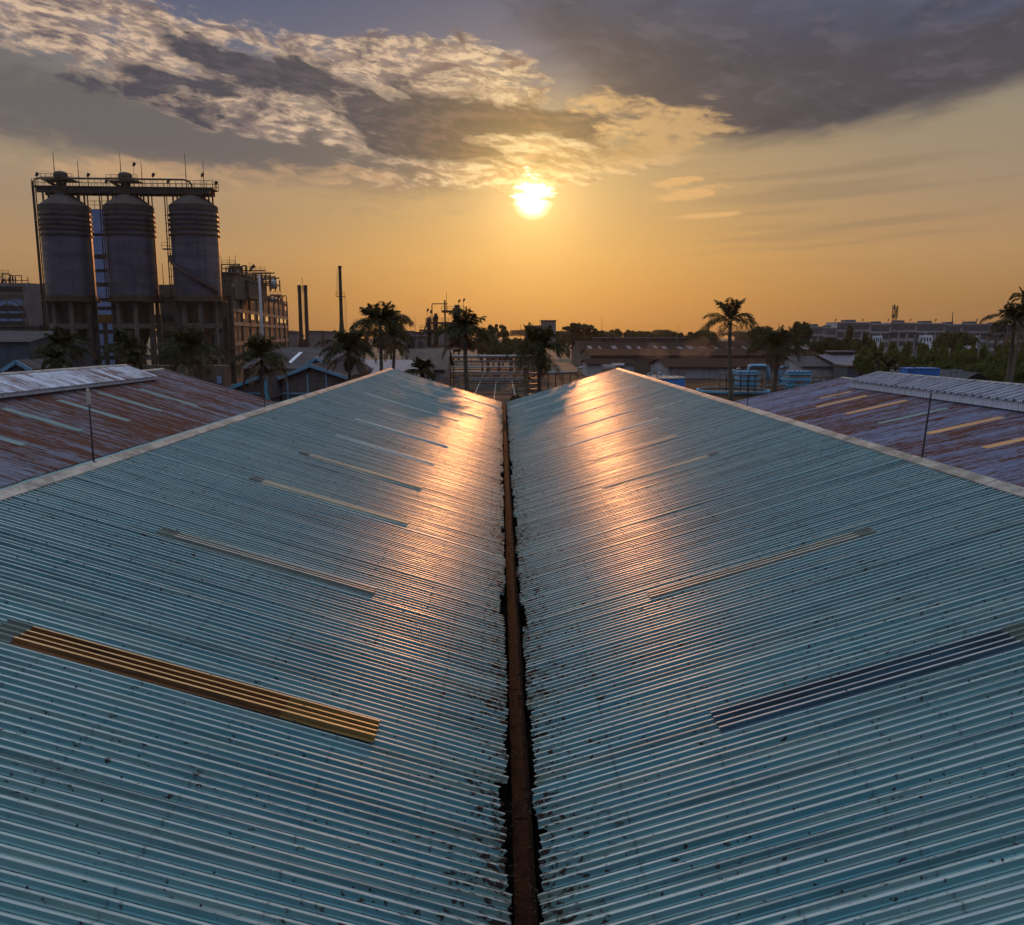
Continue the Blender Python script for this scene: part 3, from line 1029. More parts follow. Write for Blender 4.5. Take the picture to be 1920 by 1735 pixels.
def palm(px, Y, ptop, rad_px, label, seed, nf=17, nd=4, base_z=0.0, lean=0.0, sparse=False, trunk_r=0.20, skirt=True, up=0.0):
    """palm whose crown top is seen at (px, ptop) and whose fronds spread rad_px pixels at distance Y"""
    rnd = random.Random(seed)
    top = W(px, ptop, Y)
    Lf = rad_px * Y / FPX * 1.62
    lean = lean or rnd.uniform(-1.5, 1.5)
    nf = int(nf * 1.2)
    rm_ = rad_px * Y / FPX
    hub = Vector((top.x, Y, top.z - rm_ * (0.98 + up)))
    root = thing('palm_tree', (hub.x - lean, Y, base_z), label, 'palm tree')
    mb = MB()
    pts, rr = [], []
    n = 14
    for k in range(n + 1):
        t = k / n
        pts.append((hub.x - lean * (1 - t) ** 2 + 0.05 * math.sin(t * 5 + seed), Y + 0.04 * math.cos(t * 4), base_z + (hub.z - base_z) * t))
        rr.append(trunk_r * (1.25 - 0.5 * t) * (1 + 0.03 * (k % 2)) + (0.1 if k == 0 else 0))
    mb.tube(pts, rr, 10)
    mb.build('trunk', TRUNKP, root, smooth=True)
    mb = MB()
    mb.tube([hub - Vector((0, 0, 0.9)), hub - Vector((0, 0, .4)), hub + Vector((0, 0, 0.15))], [trunk_r * .8, trunk_r * 1.15, 0.06], 8)
    mb.build('crownshaft', LEAFP, root, smooth=True)
    mb = MB()
    for i in range(nf):
        a = 2.399963 * i + rnd.uniform(-0.25, 0.25)
        t = i / (nf - 1)
        wd = (0.30 if not sparse else 0.24) * rm_
        lw = 0.13 + 0.0010 * (Y - 90)
        if t < 0.42:
            frond(mb, hub, a, R(86 - 60 * t + rnd.uniform(-8, 8)), R(rnd.uniform(25, 75) + 40 * t), rm_ * rnd.uniform(0.85, 1.12), rnd, width=wd, lw=lw)
        else:
            frond(mb, hub, a, R(62 - 48 * t + rnd.uniform(-10, 10)), R(rnd.uniform(95, 150)), rm_ * rnd.uniform(1.15, 1.75), rnd, width=wd, lw=lw)
    mb.build('crown', LEAFP, root)
    if nd:
        mb = MB()
        for i in range(nd):
            a = rnd.uniform(0, 6.28)
            frond(mb, hub - Vector((0, 0, 0.35)), a, R(rnd.uniform(-35, -5)), R(rnd.uniform(55, 85)), rm_ * rnd.uniform(1.0, 1.6), rnd, width=0.22 * rm_, lw=0.12)
        mb.build('dead_fronds', STRAW, root)
    return root


palm(712, 90, 560, 50, 'tall dark palm with a full crown left of centre, top frond upright', 5, nf=25, nd=3)
palm(738, 97, 598, 36, 'lower palm crown tucked right behind the tall full palm', 15, nf=15, nd=3)
palm(872, 88, 576, 46, 'palm in front of the steel process tower, with hanging fronds and a bare trunk', 7, nf=19, nd=7, trunk_r=0.24)
palm(1012, 88, 604, 52, 'broad palm just right of the road with brown hanging fronds', 9, nf=21, nd=9, trunk_r=0.24)
palm(1372, 144, 546, 50, 'tallest thin-crowned palm standing alone right of centre', 13, nf=17, nd=3, sparse=True, trunk_r=0.36, up=0.12)
palm(1459, 150, 610, 44, 'bushy dark palm between the two pale blue cooling towers', 17, nf=20, nd=6, trunk_r=0.32)
palm(1906, 112, 562, 42, 'palm cut off by the right edge of the photo', 19, nf=17, nd=5, trunk_r=0.3)
palm(1921, 120, 536, 24, 'thin high palm top peeking in at the right edge above the other palm', 20, nf=9, nd=0, sparse=True)
palm(114, 104, 612, 40, 'yellow-green palm in front of the leftmost silo legs', 21, nf=20, nd=5)
palm(231, 104, 618, 36, 'small palm in front of the middle silo legs', 22, nf=18, nd=4)
palm(352, 98, 610, 50, 'large round palm in front of the right silo legs', 25, nf=24, nd=8)
palm(488, 96, 622, 49, 'palm with long drooping fronds before the brown plant building', 27, nf=19, nd=8)
palm(652, 100, 612, 45, 'bushy palm below the lone chimney', 29, nf=22, nd=6)
palm(790, 86, 668, 30, 'low palm sprouting behind the far edge of the left roof', 31, nf=18, nd=0, base_z=0.0)
palm(1646, 118, 655, 18, 'young slender palm at the edge of the green grove', 33, nf=9, nd=1, sparse=True, trunk_r=0.14)
palm(1668, 122, 668, 17, 'dark low palm beside the young slender palm', 34, nf=12, nd=1, trunk_r=0.15)
palm(100, 90, 652, 26, 'low bushy palm under the leftmost silo palm', 35, nf=20, nd=2)
palm(250, 92, 655, 20, 'low dark palm under the middle silo palm', 36, nf=16, nd=2)


def crown_mesh(kind, seed, leaves, size=0.34, shell=0.45):
    """leaf clumps spread through a crown about 1 unit in radius and height, base at z = 0"""
    rnd = random.Random(seed)
    mb = MB()
    blobs = []
    if kind == 'round':
        for i in range(16):
            a, e = rnd.uniform(0, 6.28), math.asin(rnd.uniform(-0.5, 1))
            q = rnd.uniform(0.35, 0.72)
            blobs.append((q * math.cos(a) * math.cos(e), q * math.sin(a) * math.cos(e), 0.55 + 0.5 * q * math.sin(e), rnd.uniform(0.22, 0.40), 0.8))
    elif kind == 'umbrella':
        for i in range(15):
            a = rnd.uniform(0, 6.28)
            q = rnd.uniform(0.1, 0.85)
            blobs.append((q * math.cos(a), q * math.sin(a), 0.8 - 0.25 * q * q + rnd.uniform(-0.22, 0.12), rnd.uniform(0.16, 0.30), 0.32))
    else:
        for i in range(20):
            a = rnd.uniform(0, 6.28)
            q = rnd.uniform(0.0, 0.6)
            z = rnd.uniform(0.1, 0.95)
            q *= 1.15 - 0.6 * z
            blobs.append((q * math.cos(a), q * math.sin(a), z, rnd.uniform(0.16, 0.30), 1.1))
    for i in range(leaves):
        bx, by, bz, br, fl = rnd.choice(blobs)
        a, e = rnd.uniform(0, 6.28), math.asin(rnd.uniform(-0.8, 1))
        q = br * (rnd.uniform(shell, 1.05))
        c = Vector((bx + q * math.cos(a) * math.cos(e), by + q * math.sin(a) * math.cos(e), bz + q * fl * math.sin(e)))
        s = 0.055 * size / 0.34 * rnd.uniform(0.6, 1.4)
        u = Vector((rnd.uniform(-1, 1), rnd.uniform(-1, 1), rnd.uniform(-0.6, 0.6))).normalized()
        v = u.cross(Vector((rnd.uniform(-1, 1), rnd.uniform(-1, 1), rnd.uniform(-1, 1)))).normalized()
        mb.add([c - u * s, c - v * s * 0.55, c + u * s, c + v * s * 0.55], [(0, 1, 2, 3)])
    return mb, blobs


TREES = {}


def tree_proto(kind, seed, leaves, lm, thick=0.35):
    root = thing('broadleaf_tree', (0, 0, 0), None, 'tree')
    rnd = random.Random(seed)
    mb = MB()
    mb.tube([(0, 0, 0), (0.03, 0, 0.35), (0, 0.02, 0.62)], [0.055, 0.04, 0.028], 7)
    mc, blobs = crown_mesh(kind, seed, leaves)
    # crown: lift so that it occupies z 0.35 .. 1
    mc.v = [(x * 0.5, y * 0.5, 0.32 + z * 0.56) for x, y, z in mc.v]
    for b in blobs[:9]:
        p = Vector((b[0] * 0.5, b[1] * 0.5, 0.32 + b[2] * 0.56))
        mb.tube([(0, 0.01, rnd.uniform(0.35, 0.55)), p * 0.5 + Vector((0, 0, 0.28)), p], [0.022, 0.014, 0.006], 5)
    mb.build('trunk', BARK, root, smooth=True)
    mc.build('crown', lm, root)
    return root


protos = {
    'round': tree_proto('round', 1, 5200, LEAFB), 'round2': tree_proto('round', 2, 5200, LEAFB), 'tall': tree_proto('tall', 3, 5200, LEAFB),
    'umbrella': tree_proto('umbrella', 4, 2600, LEAFB), 'grove': tree_proto('tall', 5, 5200, LEAFG), 'grove2': tree_proto('round', 6, 5200, LEAFG),
    'umbrella2': tree_proto('umbrella', 14, 2600, LEAFB)}
used = set()


def tree(kind, px, py, Y, wpx, label, group=None, rz=0.0, zb=0.0, tall=None):
    """tree whose top is seen at (px, py) at distance Y, crown wpx pixels wide"""
    t = W(px, py, Y)
    h = t.z - zb
    w = wpx * Y / FPX / 0.95
    o = protos[kind]
    if kind in used:
        o = copy_tree(o, (t.x, Y, zb))
    used.add(kind)
    o.location = (t.x, Y, zb)
    o.rotation_euler = (0, 0, rz)
    o.scale = (w, w, h / 0.93)
    o['label'] = label
    o['category'] = 'tree'
    if group: o['group'] = group
    elif 'group' in o: del o['group']
    return o


rnd = random.Random(77)
tree('umbrella', 1082, 599, 330, 62, 'flat-topped umbrella tree standing highest on the horizon, right of the cube building', rz=1.0)
tree('umbrella2', 1112, 603, 335, 44, 'smaller flat-topped tree joined to the right of the highest umbrella tree', rz=2.0)
tree('umbrella', 925, 601, 300, 30, 'small umbrella tree above the dark wood left of the cube building', rz=3.0)
tree('umbrella2', 943, 602, 305, 26, 'tiny umbrella tree, right one of the pair above the dark wood', rz=4.0)
tree('umbrella', 904, 611, 262, 34, 'loose layered tree right behind the process-tower palm', rz=5.0)
tree('round', 1500, 600, 262, 58, 'dense dome-shaped dark tree left of the shop-houses', rz=0.4)
tree('round2', 1428, 610, 270, 56, 'bushy tree between the lone tall palm and the dome-shaped tree', rz=0.9)
tree('round', 1318, 620, 300, 62, 'rounded tree left of the lone tall palm', rz=2.2)
tree('round2', 1792, 620, 300, 95, 'wide spreading tree in front of the grey shop-houses', rz=2.2)
tree('tall', 1593, 612, 330, 24, 'thin dark tree against the left shop-houses', rz=0.2)
tree('tall', 1622, 628, 235, 20, 'narrow dark tree at the left edge of the green grove', rz=1.2)
tree('round2', 965, 738, 84, 30, 'clipped dark round bush at the far end of the gutter', rz=1.2)
tree('round', 1060, 718, 86, 42, 'low dark shrub behind the right roof edge, right of the broad palm', rz=1.2)
for px, py, Y, w in ((915, 628, 250, 62), (958, 631, 262, 70), (1000, 630, 255, 60), (985, 640, 225, 50), (935, 645, 230, 56)):
    tree(rnd.choice(('round', 'round2')), px, py, Y, w, 'dark rounded tree of the wood at the end of the road', 'trees of the wood behind the road', rnd.uniform(0, 6))
for i in range(26):
    px = 1052 + i * 17.5 + rnd.uniform(-5, 5)
    if 1340 < px < 1400: continue
    tree(rnd.choice(('round', 'round2', 'tall')), px, 622 + rnd.uniform(-3, 5), 400 + rnd.uniform(-30, 50), rnd.uniform(34, 50),
         'dark tree of the far treeline on the horizon', 'far treeline', rnd.uniform(0, 6))
for i in range(18):
    px = 540 + i * 21 + rnd.uniform(-5, 5)
    tree(rnd.choice(('round', 'round2', 'tall')), px, 632 + rnd.uniform(-3, 4), 360 + rnd.uniform(-20, 30), rnd.uniform(30, 44),
         'hazy green tree on the low ground below the chimneys', 'hazy trees below the chimneys', rnd.uniform(0, 6))
for i in range(34):
    px = -60 + i * 62 + rnd.uniform(-15, 15)
    tree(rnd.choice(('round', 'round2')), px, 619 + rnd.uniform(-2, 3), 900 + rnd.uniform(-60, 160), rnd.uniform(50, 84), 'faint tree on the skyline', 'faint trees on the skyline', rnd.uniform(0, 6))
gr = []
for row, (Y, py0, n) in enumerate(((230, 646, 14), (205, 655, 13), (180, 666, 12), (160, 680, 11), (142, 694, 10))):
    for i in range(n):
        px = 1610 + (i + 0.5 * (row % 2)) * 330 / n + rnd.uniform(-7, 7)
        if Y < 170 and px < 1690: continue
        tree(rnd.choice(('grove', 'grove', 'grove2')), px, py0 + rnd.uniform(-6, 5), Y + rnd.uniform(-6, 6), rnd.uniform(26, 42) * 205 / Y,
             'bamboo-green tree of the dense grove at the right', 'grove of green trees at the right', rnd.uniform(0, 6))
for i in range(9):
    tree('round', 1530 + i * 12, 634 + rnd.uniform(-4, 4), 285, 34, 'olive shrub-like tree below the left shop-houses', 'low trees below the left shop-houses', rnd.uniform(0, 6))


# ------------------------------------------------------------------ generic industrial pieces
def railing(mb, pts, h=1.1, r=0.05, step=1.5):
    for i in range(len(pts) - 1):
        a, b = Vector(pts[i]), Vector(pts[i + 1])
        L = (b - a).length
        n = max(1, int(L / step))
        for k in (1.0, 0.5):
            mb.beam(a + Vector((0, 0, h * k)), b + Vector((0, 0, h * k)), r)
        for k in range(n + 1):
            p = a.lerp(b, k / n)
            mb.beam(p, p + Vector((0, 0, h)), r)


def mast(name, x, y, z, h, label, group, parent_lamp=False, r=0.07, cat='rod'):
    t = thing(name, (x, y, z), label, cat, group)
    mb = MB()
    mb.tube([(x, y, z), (x, y, z + h)], [r, r * 0.45], 5)
    mb.build('pole', STEEL, t)
    if parent_lamp:
        mb = MB()
        mb.tube([(x - 0.05, y, z + h - 0.2), (x + 0.35, y, z + h + 0.55)], [0.22, 0.34], 6)
        mb.build('lamp_head', STEEL, t)
    return t


# silos -------------------------------------------------------------
SIL = [(130, 183.0, 'leftmost concrete silo with a railed head house and pipes down its left side'),
       (249, 184.0, 'middle concrete silo with a railed head house, rim lit orange'),
       (369, 185.0, 'right concrete silo with a diagonal stair across its wall')]
SR = 4.9
silo_xy = []
for k, (px, Y, lab) in enumerate(SIL):
    cx = W(px, 500, Y).x
    silo_xy.append((cx, Y))
    t = thing('silo', (cx, Y, 0), lab, 'silo')
    zr = W(px, 556, Y).z          # ring platform
    zt = W(px, 388, Y).z          # shoulder
    zc = W(px, 364, Y).z          # deck underside
    c = (cx, Y, 0)
    mb = MB()
    mb.lathe(c, [(SR, zr), (SR, zt)], 56)
    mb.build('shell', SILO, t, smooth=True, auto=R(40))
    mb = MB()
    mb.lathe(c, [(SR + .12, zt - 1.2), (SR + .12, zt), (SR * 0.42, zc - 0.4), (SR * 0.42, zc + 0.2)], 40)
    mb.build('roof_cone', CAPC, t, smooth=True, auto=R(30))
    for i, py in enumerate((407, 416.5, 425, 434, 444)):
        z = W(px, py - 2, Y).z
        mb = MB()
        mb.lathe(c, [(SR + .02, z - .32), (SR + .28, z - .28), (SR + .28, z + .05), (SR + .02, z + .1)], 48, False)
        mb.build('hoop', STEEL, t, smooth=True, auto=R(30))
    mb = MB()   # pour joints in the wall
    for i in range(6):
        z = zr + 2.6 + i * 2.9
        mb.lathe(c, [(SR + .015, z - .05), (SR + .05, z), (SR + .015, z + .05)], 48, False)
    mb.build('wall_joints', CONC, t)
    mb = MB()
    mb.lathe(c, [(SR + .1, zr - 1.3), (SR + .9, zr - 1.2), (SR + .9, zr - 0.9), (SR + .1, zr - .9)], 40, False)
    mb.lathe(c, [(SR + .15, zr - .9), (SR + .15, zr + .05)], 40, False)
    ring = [(cx + (SR + .85) * math.cos(a), Y + (SR + .85) * math.sin(a), zr - .9) for a in [i * 2 * PI / 28 for i in range(29)]]
    railing(mb, ring, 1.15, 0.055, 0.9)
    mb.build('ring_platform', BROWNSTEEL, t)
    # legs, beams and hopper
    zl = zr - 1.3
    for i in range(8):
        a = 2 * PI * (i + 0.5) / 8
        mb = MB()
        mb.obox((cx + (SR - .55) * math.cos(a), Y + (SR - .55) * math.sin(a), 0), (0.9, 0.9, zl), a)
        mb.build('column', CONC, t)
    for z0, z1 in ((zl - 5.6, zl - 4.5), (zl - 12.3, zl - 11.4)):
        mb = MB()
        for i in range(8):
            a, b = 2 * PI * (i + 0.5) / 8, 2 * PI * (i + 1.5) / 8
            mb.beam((cx + (SR - .5) * math.cos(a), Y + (SR - .5) * math.sin(a), (z0 + z1) / 2), (cx + (SR - .5) * math.cos(b), Y + (SR - .5) * math.sin(b), (z0 + z1) / 2), 0.8, z1 - z0)
        mb.build('ring_beam', CONC, t)
    mb = MB()
    mb.lathe(c, [(0.45, max(1.2, zl - 13.5)), (0.5, zl - 12.5), (SR - 1.7, zl - 5.2), (SR - 1.3, zl)], 32)
    mb.build('hopper', BROWNSTEEL, t, smooth=True, auto=R(30))
    # ladders and pipes on the left side of each silo
    mb = MB()
    for off, rr in ((0.6, 0.11), (1.15, 0.26)) if k == 0 else ((0.5, 0.09), (0.95, 0.12)):
        x = cx - SR - off
        mb.tube([(x, Y - .5, 1.0 if k == 0 else zr), (x, Y - .5, zc + (2.6 if k == 0 else 0.2))], rr, 6)
    n = int((zt - zr) / 1.6)
    for i in range(n):
        z = zr + 1 + i * 1.6
        mb.beam((cx - SR - 1.2, Y - .5, z), (cx - SR, Y - .5, z), 0.1)
    mb.build('riser_pipe', STEEL, t)
    if k < 2:
        mb = MB()
        x = cx + SR + 0.55
        mb.tube([(x, Y - 1, zr - 1), (x, Y - 1, zc)], 0.13, 6)
        for i in range(5):
            z = zr + 1 + i * 4
            mb.beam((x, Y - 1, z), (cx + SR - .3, Y - .3, z), 0.14)
        mb.build('riser_pipe', STEEL, t)
    if k == 2:   # diagonal stair round the front
        mb = MB()
        N = 26
        a0, a1 = R(-172), R(-20)
        za, zb2 = W(322, 480, Y).z, W(405, 551, Y).z
        prev = None
        for i in range(N + 1):
            a = a0 + (a1 - a0) * i / N
            z = za + (zb2 - za) * i / N
            p = (cx + (SR + .35) * math.cos(a), Y + (SR + .35) * math.sin(a), z)
            q = (cx + (SR + .65) * math.cos(a), Y + (SR + .65) * math.sin(a), z)
            if prev:
                mb.beam(prev, p, 0.7, 0.22)
                mb.beam(Vector(prev) + Vector((0, 0, 1.0)), Vector(p) + Vector((0, 0, 1.0)), 0.06)
            mb.beam(p, Vector(p) + Vector((0, 0, 1.0)), 0.06)
            prev = p
        mb.build('diagonal_stair', BROWNSTEEL, t)
        mb = MB()
        x = cx - SR - 1.2
        zz = W(px, 458, Y).z
        mb.box(x - .8, x + .9, Y - 1, Y + .5, zz - 1.2, zz - 1.0)
        railing(mb, [(x - .8, Y - 1, zz - 1.0), (x + .9, Y - 1, zz - 1.0), ], 1.2, 0.07)
        mb.build('landing', BROWNSTEEL, t)

# head houses on the deck over silo 1 and 2
deck_z = [W(px, 354, Y).z for px, Y, _ in SIL]
dz = sum(deck_z) / 3
A = Vector((silo_xy[0][0] - 5.4, silo_xy[0][1], dz))
B = Vector((silo_xy[2][0] + 5.0, silo_xy[2][1], dz))
deck = thing('silo_walkway', A, 'long dark railed steel deck bridging the tops of all three silos', 'walkway')
dvec = (B - A)
dn = Vector((-dvec.y, dvec.x, 0)).normalized() * 2.2


def dk(t, s=0.0, z=0.0):
    return A + dvec * t + dn * s + Vector((0, 0, z))


mb = MB()
vs = [dk(0, -1, -.15), dk(1, -1, -.15), dk(1, 1, -.15), dk(0, 1, -.15), dk(0, -1, .1), dk(1, -1, .1), dk(1, 1, .1), dk(0, 1, .1)]
mb.add(vs, [(0, 3, 2, 1), (4, 5, 6, 7), (0, 1, 5, 4), (1, 2, 6, 5), (2, 3, 7, 6), (3, 0, 4, 7)])
mb.build('deck', STEEL, deck)
mb = MB()
for s in (-.85, .85):
    mb.beam(dk(0.02, s, -.7), dk(0.98, s, -.7), 0.35, 1.1)
mb.build('girder', STEEL, deck)
mb = MB()
railing(mb, [dk(0, -1, .1), dk(1, -1, .1), dk(1, 1, .1)], 1.35, 0.075, 1.25)
railing(mb, [dk(0, 1, .1), dk(1, 1, .1)], 1.35, 0.075, 1.25)
mb.build('railing', BROWNSTEEL, deck)
mb = MB()
for k in range(3):
    cx, cy = silo_xy[k]
    for a in range(8):
        aa = a * PI / 4 + .3
        x, y = cx + 4.2 * math.cos(aa), cy + 4.2 * math.sin(aa) * 0.5
        mb.beam((x, y, W(SIL[k][0], 388, SIL[k][1]).z + 0.3), (x, y, dz - .2), 0.28)
mb.build('stub_columns', STEEL, deck)
mb = MB()
zp = 1.75
mb.tube([dk(-.01, -.6, -.5), dk(-.008, -.6, .9), dk(.01, -.6, 1.55), dk(.035, -.6, zp), dk(.83, -.6, zp), dk(.862, -.6, 1.4), dk(.875, -.6, .7), dk(.875, -.6, 0)], 0.20, 8)
mb.build('top_pipe', STEEL, deck)
for k in (0, 1):
    cx, cy = silo_xy[k]
    t = thing('head_house', (cx - .3, cy, dz + .1), ('dusty round filter with a railed platform on the left silo', 'dusty round filter with a railed platform on the middle silo')[k], 'filter')
    c = (cx - .3, cy, dz + .1)
    mb = MB()
    mb.lathe(c, [(1.0, 0), (1.0, 1.1), (1.4, 1.7), (1.45, 2.6), (1.2, 3.0), (0.5, 3.25), (0.0, 3.3)], 20, False)
    mb.build('vessel', STEEL, t, smooth=True, auto=R(35))
    mb = MB()
    mb.box(cx - 3.6, cx + 3.0, cy - 1.8, cy + 1.8, dz + 1.3, dz + 1.42)
    railing(mb, [(cx - 3.6, cy - 1.8, dz + 1.42), (cx + 3.0, cy - 1.8, dz + 1.42)], 1.1, 0.07, 1.0)
    mb.build('platform', BROWNSTEEL, t)
    mb = MB()
    mb.tube([(cx - 3.0, cy - .5, dz + 1.3), (cx - 2.2, cy - .5, dz + .8), (cx - 1.2, cy - .5, dz + .3)], 0.3, 7)
    mb.tube([(cx + 0.5, cy - .3, dz + 2.2), (cx + 1.4, cy - .3, dz + 2.0), (cx + 1.7, cy - .3, dz + 1.3)], 0.18, 7)
    mb.build('duct', STEEL, t)
for px, py, z0 in ((99, 286, 1.4), (145, 301, .1), (224, 287, 1.4), (264, 303, .1), (346, 288, .1), (380, 302, .1)):
    Yp = 183 + (px - 128) / 237 * 2
    p = W(px, py, Yp)
    mast('lightning_rod', p.x, Yp, dz + z0, p.z - dz - z0, 'thin lightning rod above the silo deck', 'lightning rods above the silo deck', r=0.11)
for px, py in ((68, 330), (164, 331), (250, 311), (286, 331), (378, 331), (404, 346), (198, 343), (314, 343)):
    Yp = 183 + (px - 128) / 237 * 2
    p = W(px, py, Yp)
    mast('deck_lamp', p.x, Yp, dz + .1, p.z - dz, 'small lamp on a post along the silo deck', 'lamps along the silo deck', True, r=0.07, cat='lamp')

# tall blue-panelled tower behind the silos
p0, p1 = W(165, 392, 216), W(211, 392, 216)
t = thing('panelled_tower', ((p0.x + p1.x) / 2, 222, 0), 'tall tower with blue-grey panels and dark bands, seen between the left and middle silos', 'building')
mb = MB()
mb.box(p0.x, p1.x, 216.3, 230, 0, p0.z)
mb.build('frame', DARK, t)
for a, b in ((392, 438), (443, 477), (486, 505), (511, 530), (538, 559), (566, 575), (582, 603), (607, 619), (626, 648), (655, 668), (675, 700)):
    mb = MB()
    q0, q1 = W(165, a, 216), W(211, b, 216)
    mb.box(p0.x + .3, p1.x - .3, 216.1, 216.4, q1.z, q0.z)
    mb.build('panel', BLUEPANEL, t)
mb = MB()
railing(mb, [(p0.x, 216.4, p0.z), (p1.x, 216.4, p0.z)], 2.0, 0.1, 1.5)
mb.build('railing', STEEL, t)
# small ochre and dark blocks seen through the legs
t = thing('service_block', (W(300, 600, 205).x, 210, 0), 'low dark brown block seen between the middle and right silo', 'building')
p0, p1 = W(297, 534, 205), W(325, 534, 205)
mb = MB()
mb.box(p0.x, p1.x, 205, 216, 0, p0.z)
mb.build('wall', BRWALL, t)
for i in range(5):
    mb = MB()
    mb.box(p0.x + .5, p1.x - .5, 204.9, 205.0, 3 + i * 4, 4.6 + i * 4)
    mb.build('window_band', DARK, t)
mast('lightning_rod', W(304, 494, 206).x, 206, p0.z, W(304, 494, 206).z - p0.z, 'thin rod on the dark brown block between two silos', None, r=0.1)
for i, (a, b) in enumerate(((160, 300),)):
    t = thing('ash_conveyor', (W(230, 600, 196).x, 196, 0), 'low ochre conveyor bridge crossing behind the silo legs', 'conveyor')
    p0, p1 = W(a, 590, 196), W(b, 606, 196)
    mb = MB()
    mb.box(p0.x, p1.x, 195.4, 197, p1.z, p0.z)
    mb.build('gallery', simple('ochre', (0.22, 0.12, 0.03), 0.8), t)
    mb = MB()
    for k in range(5):
        x = p0.x + (p1.x - p0.x) * k / 4
        mb.box(x - .3, x + .3, 195.6, 196.6, 0, p1.z)
    mb.build('trestle', CONC, t)
# clutter low under the silos
t = thing('low_plant_shed', (W(240, 690, 172).x, 172, 0), 'low dark plant sheds with pale panels at the foot of the silos', 'shed')
p0, p1 = W(150, 686, 173), W(420, 686, 173)
mb = MB()
mb.box(p0.x, p1.x, 173, 177, 0, p0.z)
mb.build('wall', BRWALL, t)
rr = random.Random(4)
for k in range(13):
    x = p0.x + (p1.x - p0.x) * (k + .3) / 13
    mb = MB()
    z = rr.uniform(.5, 2.2)
    mb.box(x, x + rr.uniform(.8, 1.9), 172.86, 173.0, z, z + rr.uniform(.8, 1.8))
    mb.build('window', rr.choice((BLUEPANEL, DARK, LILAC, DARK)), t)


# ------------------------------------------------------------------ buildings
def block(name, label, cat, corners, z1, wallm, floors, win_h, sill, roofm=None, z0=0.0, par=0.5, bays=None, glow=None, bandm=None, seed=1):
    """building on a four-cornered plan (list of (x, y), first edge is the front), window openings per floor on the first two edges"""
    rnd = random.Random(seed)
    cx = sum(c[0] for c in corners) / 4
    cy = sum(c[1] for c in corners) / 4
    t = thing(name, (cx, cy, z0), label, cat)
    mb = MB()
    vs = [(x, y, z0) for x, y in corners] + [(x, y, z1) for x, y in corners]
    mb.add(vs, [(0, 1, 5, 4), (1, 2, 6, 5), (2, 3, 7, 6), (3, 0, 4, 7), (4, 5, 6, 7)])
    mb.build('wall', wallm, t)
    mb = MB()
    for i in range(4):
        a, b = corners[i], corners[(i + 1) % 4]
        mb.beam((a[0], a[1], z1 + par / 2), (b[0], b[1], z1 + par / 2), 0.3, par)
    mb.build('parapet', bandm or wallm, t)
    fh = (z1 - z0) / max(floors, 1)
    for e in (0, 1):
        a, b = Vector((*corners[e], 0)), Vector((*corners[e + 1], 0))
        d = b - a
        L = d.length
        d.normalize()
        nn = Vector((d.y, -d.x, 0))
        nb = max(1, int(L / (bays or 4)))
        for f in range(floors):
            for k in range(nb):
                if rnd.random() < 0.12: continue
                s0, s1 = L * (k + .12) / nb, L * (k + .88) / nb
                zz = z0 + f * fh + sill
                mbw = MB()
                q = [a + d * s0 + nn * .02, a + d * s1 + nn * .02]
                o = nn * 0.06
                mbw.add([q[0] + Vector((0, 0, zz)), q[1] + Vector((0, 0, zz)), q[1] + Vector((0, 0, zz + win_h)), q[0] + Vector((0, 0, zz + win_h)),
                         q[0] + o + Vector((0, 0, zz)), q[1] + o + Vector((0, 0, zz)), q[1] + o + Vector((0, 0, zz + win_h)), q[0] + o + Vector((0, 0, zz + win_h))],
                        [(4, 5, 6, 7), (0, 1, 5, 4), (1, 2, 6, 5), (2, 3, 7, 6), (3, 0, 4, 7)])
                w = mbw.build('window', GLASS if glow is None or rnd.random() > glow[1] else glow[0], t)
        for f in range(floors + 1):
            pass
    return t


# brown power-plant block right of the silos
A2 = W(432, 530, 200)
B2 = W(537, 567, 322)
zt = (A2.z + B2.z) / 2
nrm = Vector((B2.y - A2.y, -(B2.x - A2.x))).normalized()
back = Vector((-nrm.x, -nrm.y)) * 9
t = thing('plant_building', (A2.x, A2.y, 0), 'long brown concrete plant building with pilasters right of the silos', 'building')
mb = MB()
cs = [(A2.x, A2.y), (B2.x, B2.y), (B2.x + back.x, B2.y + back.y), (A2.x + back.x, A2.y + back.y)]
vs = [(x, y, 0) for x, y in cs] + [(x, y, zt) for x, y in cs]
mb.add(vs, [(0, 1, 5, 4), (1, 2, 6, 5), (2, 3, 7, 6), (3, 0, 4, 7), (4, 5, 6, 7)])
mb.build('wall', BRWALL, t)
dv = Vector((B2.x - A2.x, B2.y - A2.y, 0))
n3 = Vector((nrm.x, nrm.y, 0))
A3 = Vector((A2.x, A2.y, 0))
for i in range(10):
    p = A3 + dv * (i / 9)
    mb = MB()
    mb.beam(p + n3 * .12, p + n3 * .12 + Vector((0, 0, zt)), 0.5)
    mb.build('pilaster', CONC, t)
for zf in (0.98, 0.74, 0.60, 0.40, 0.20):
    mb = MB()
    mb.beam(A3 + n3 * .15 + Vector((0, 0, zt * zf)), A3 + dv + n3 * .15 + Vector((0, 0, zt * zf)), 0.3, 0.9)
    mb.build('floor_band', BAND, t)
rnd = random.Random(6)


def glow_fn(m, nt, p, pos, out):
    setv(p, 'Base Color', (0.3, 0.2, 0.1))
    setv(p, 'Emission Color', (1.0, 0.55, 0.18))
    setv(p, 'Emission Strength', 0.55)


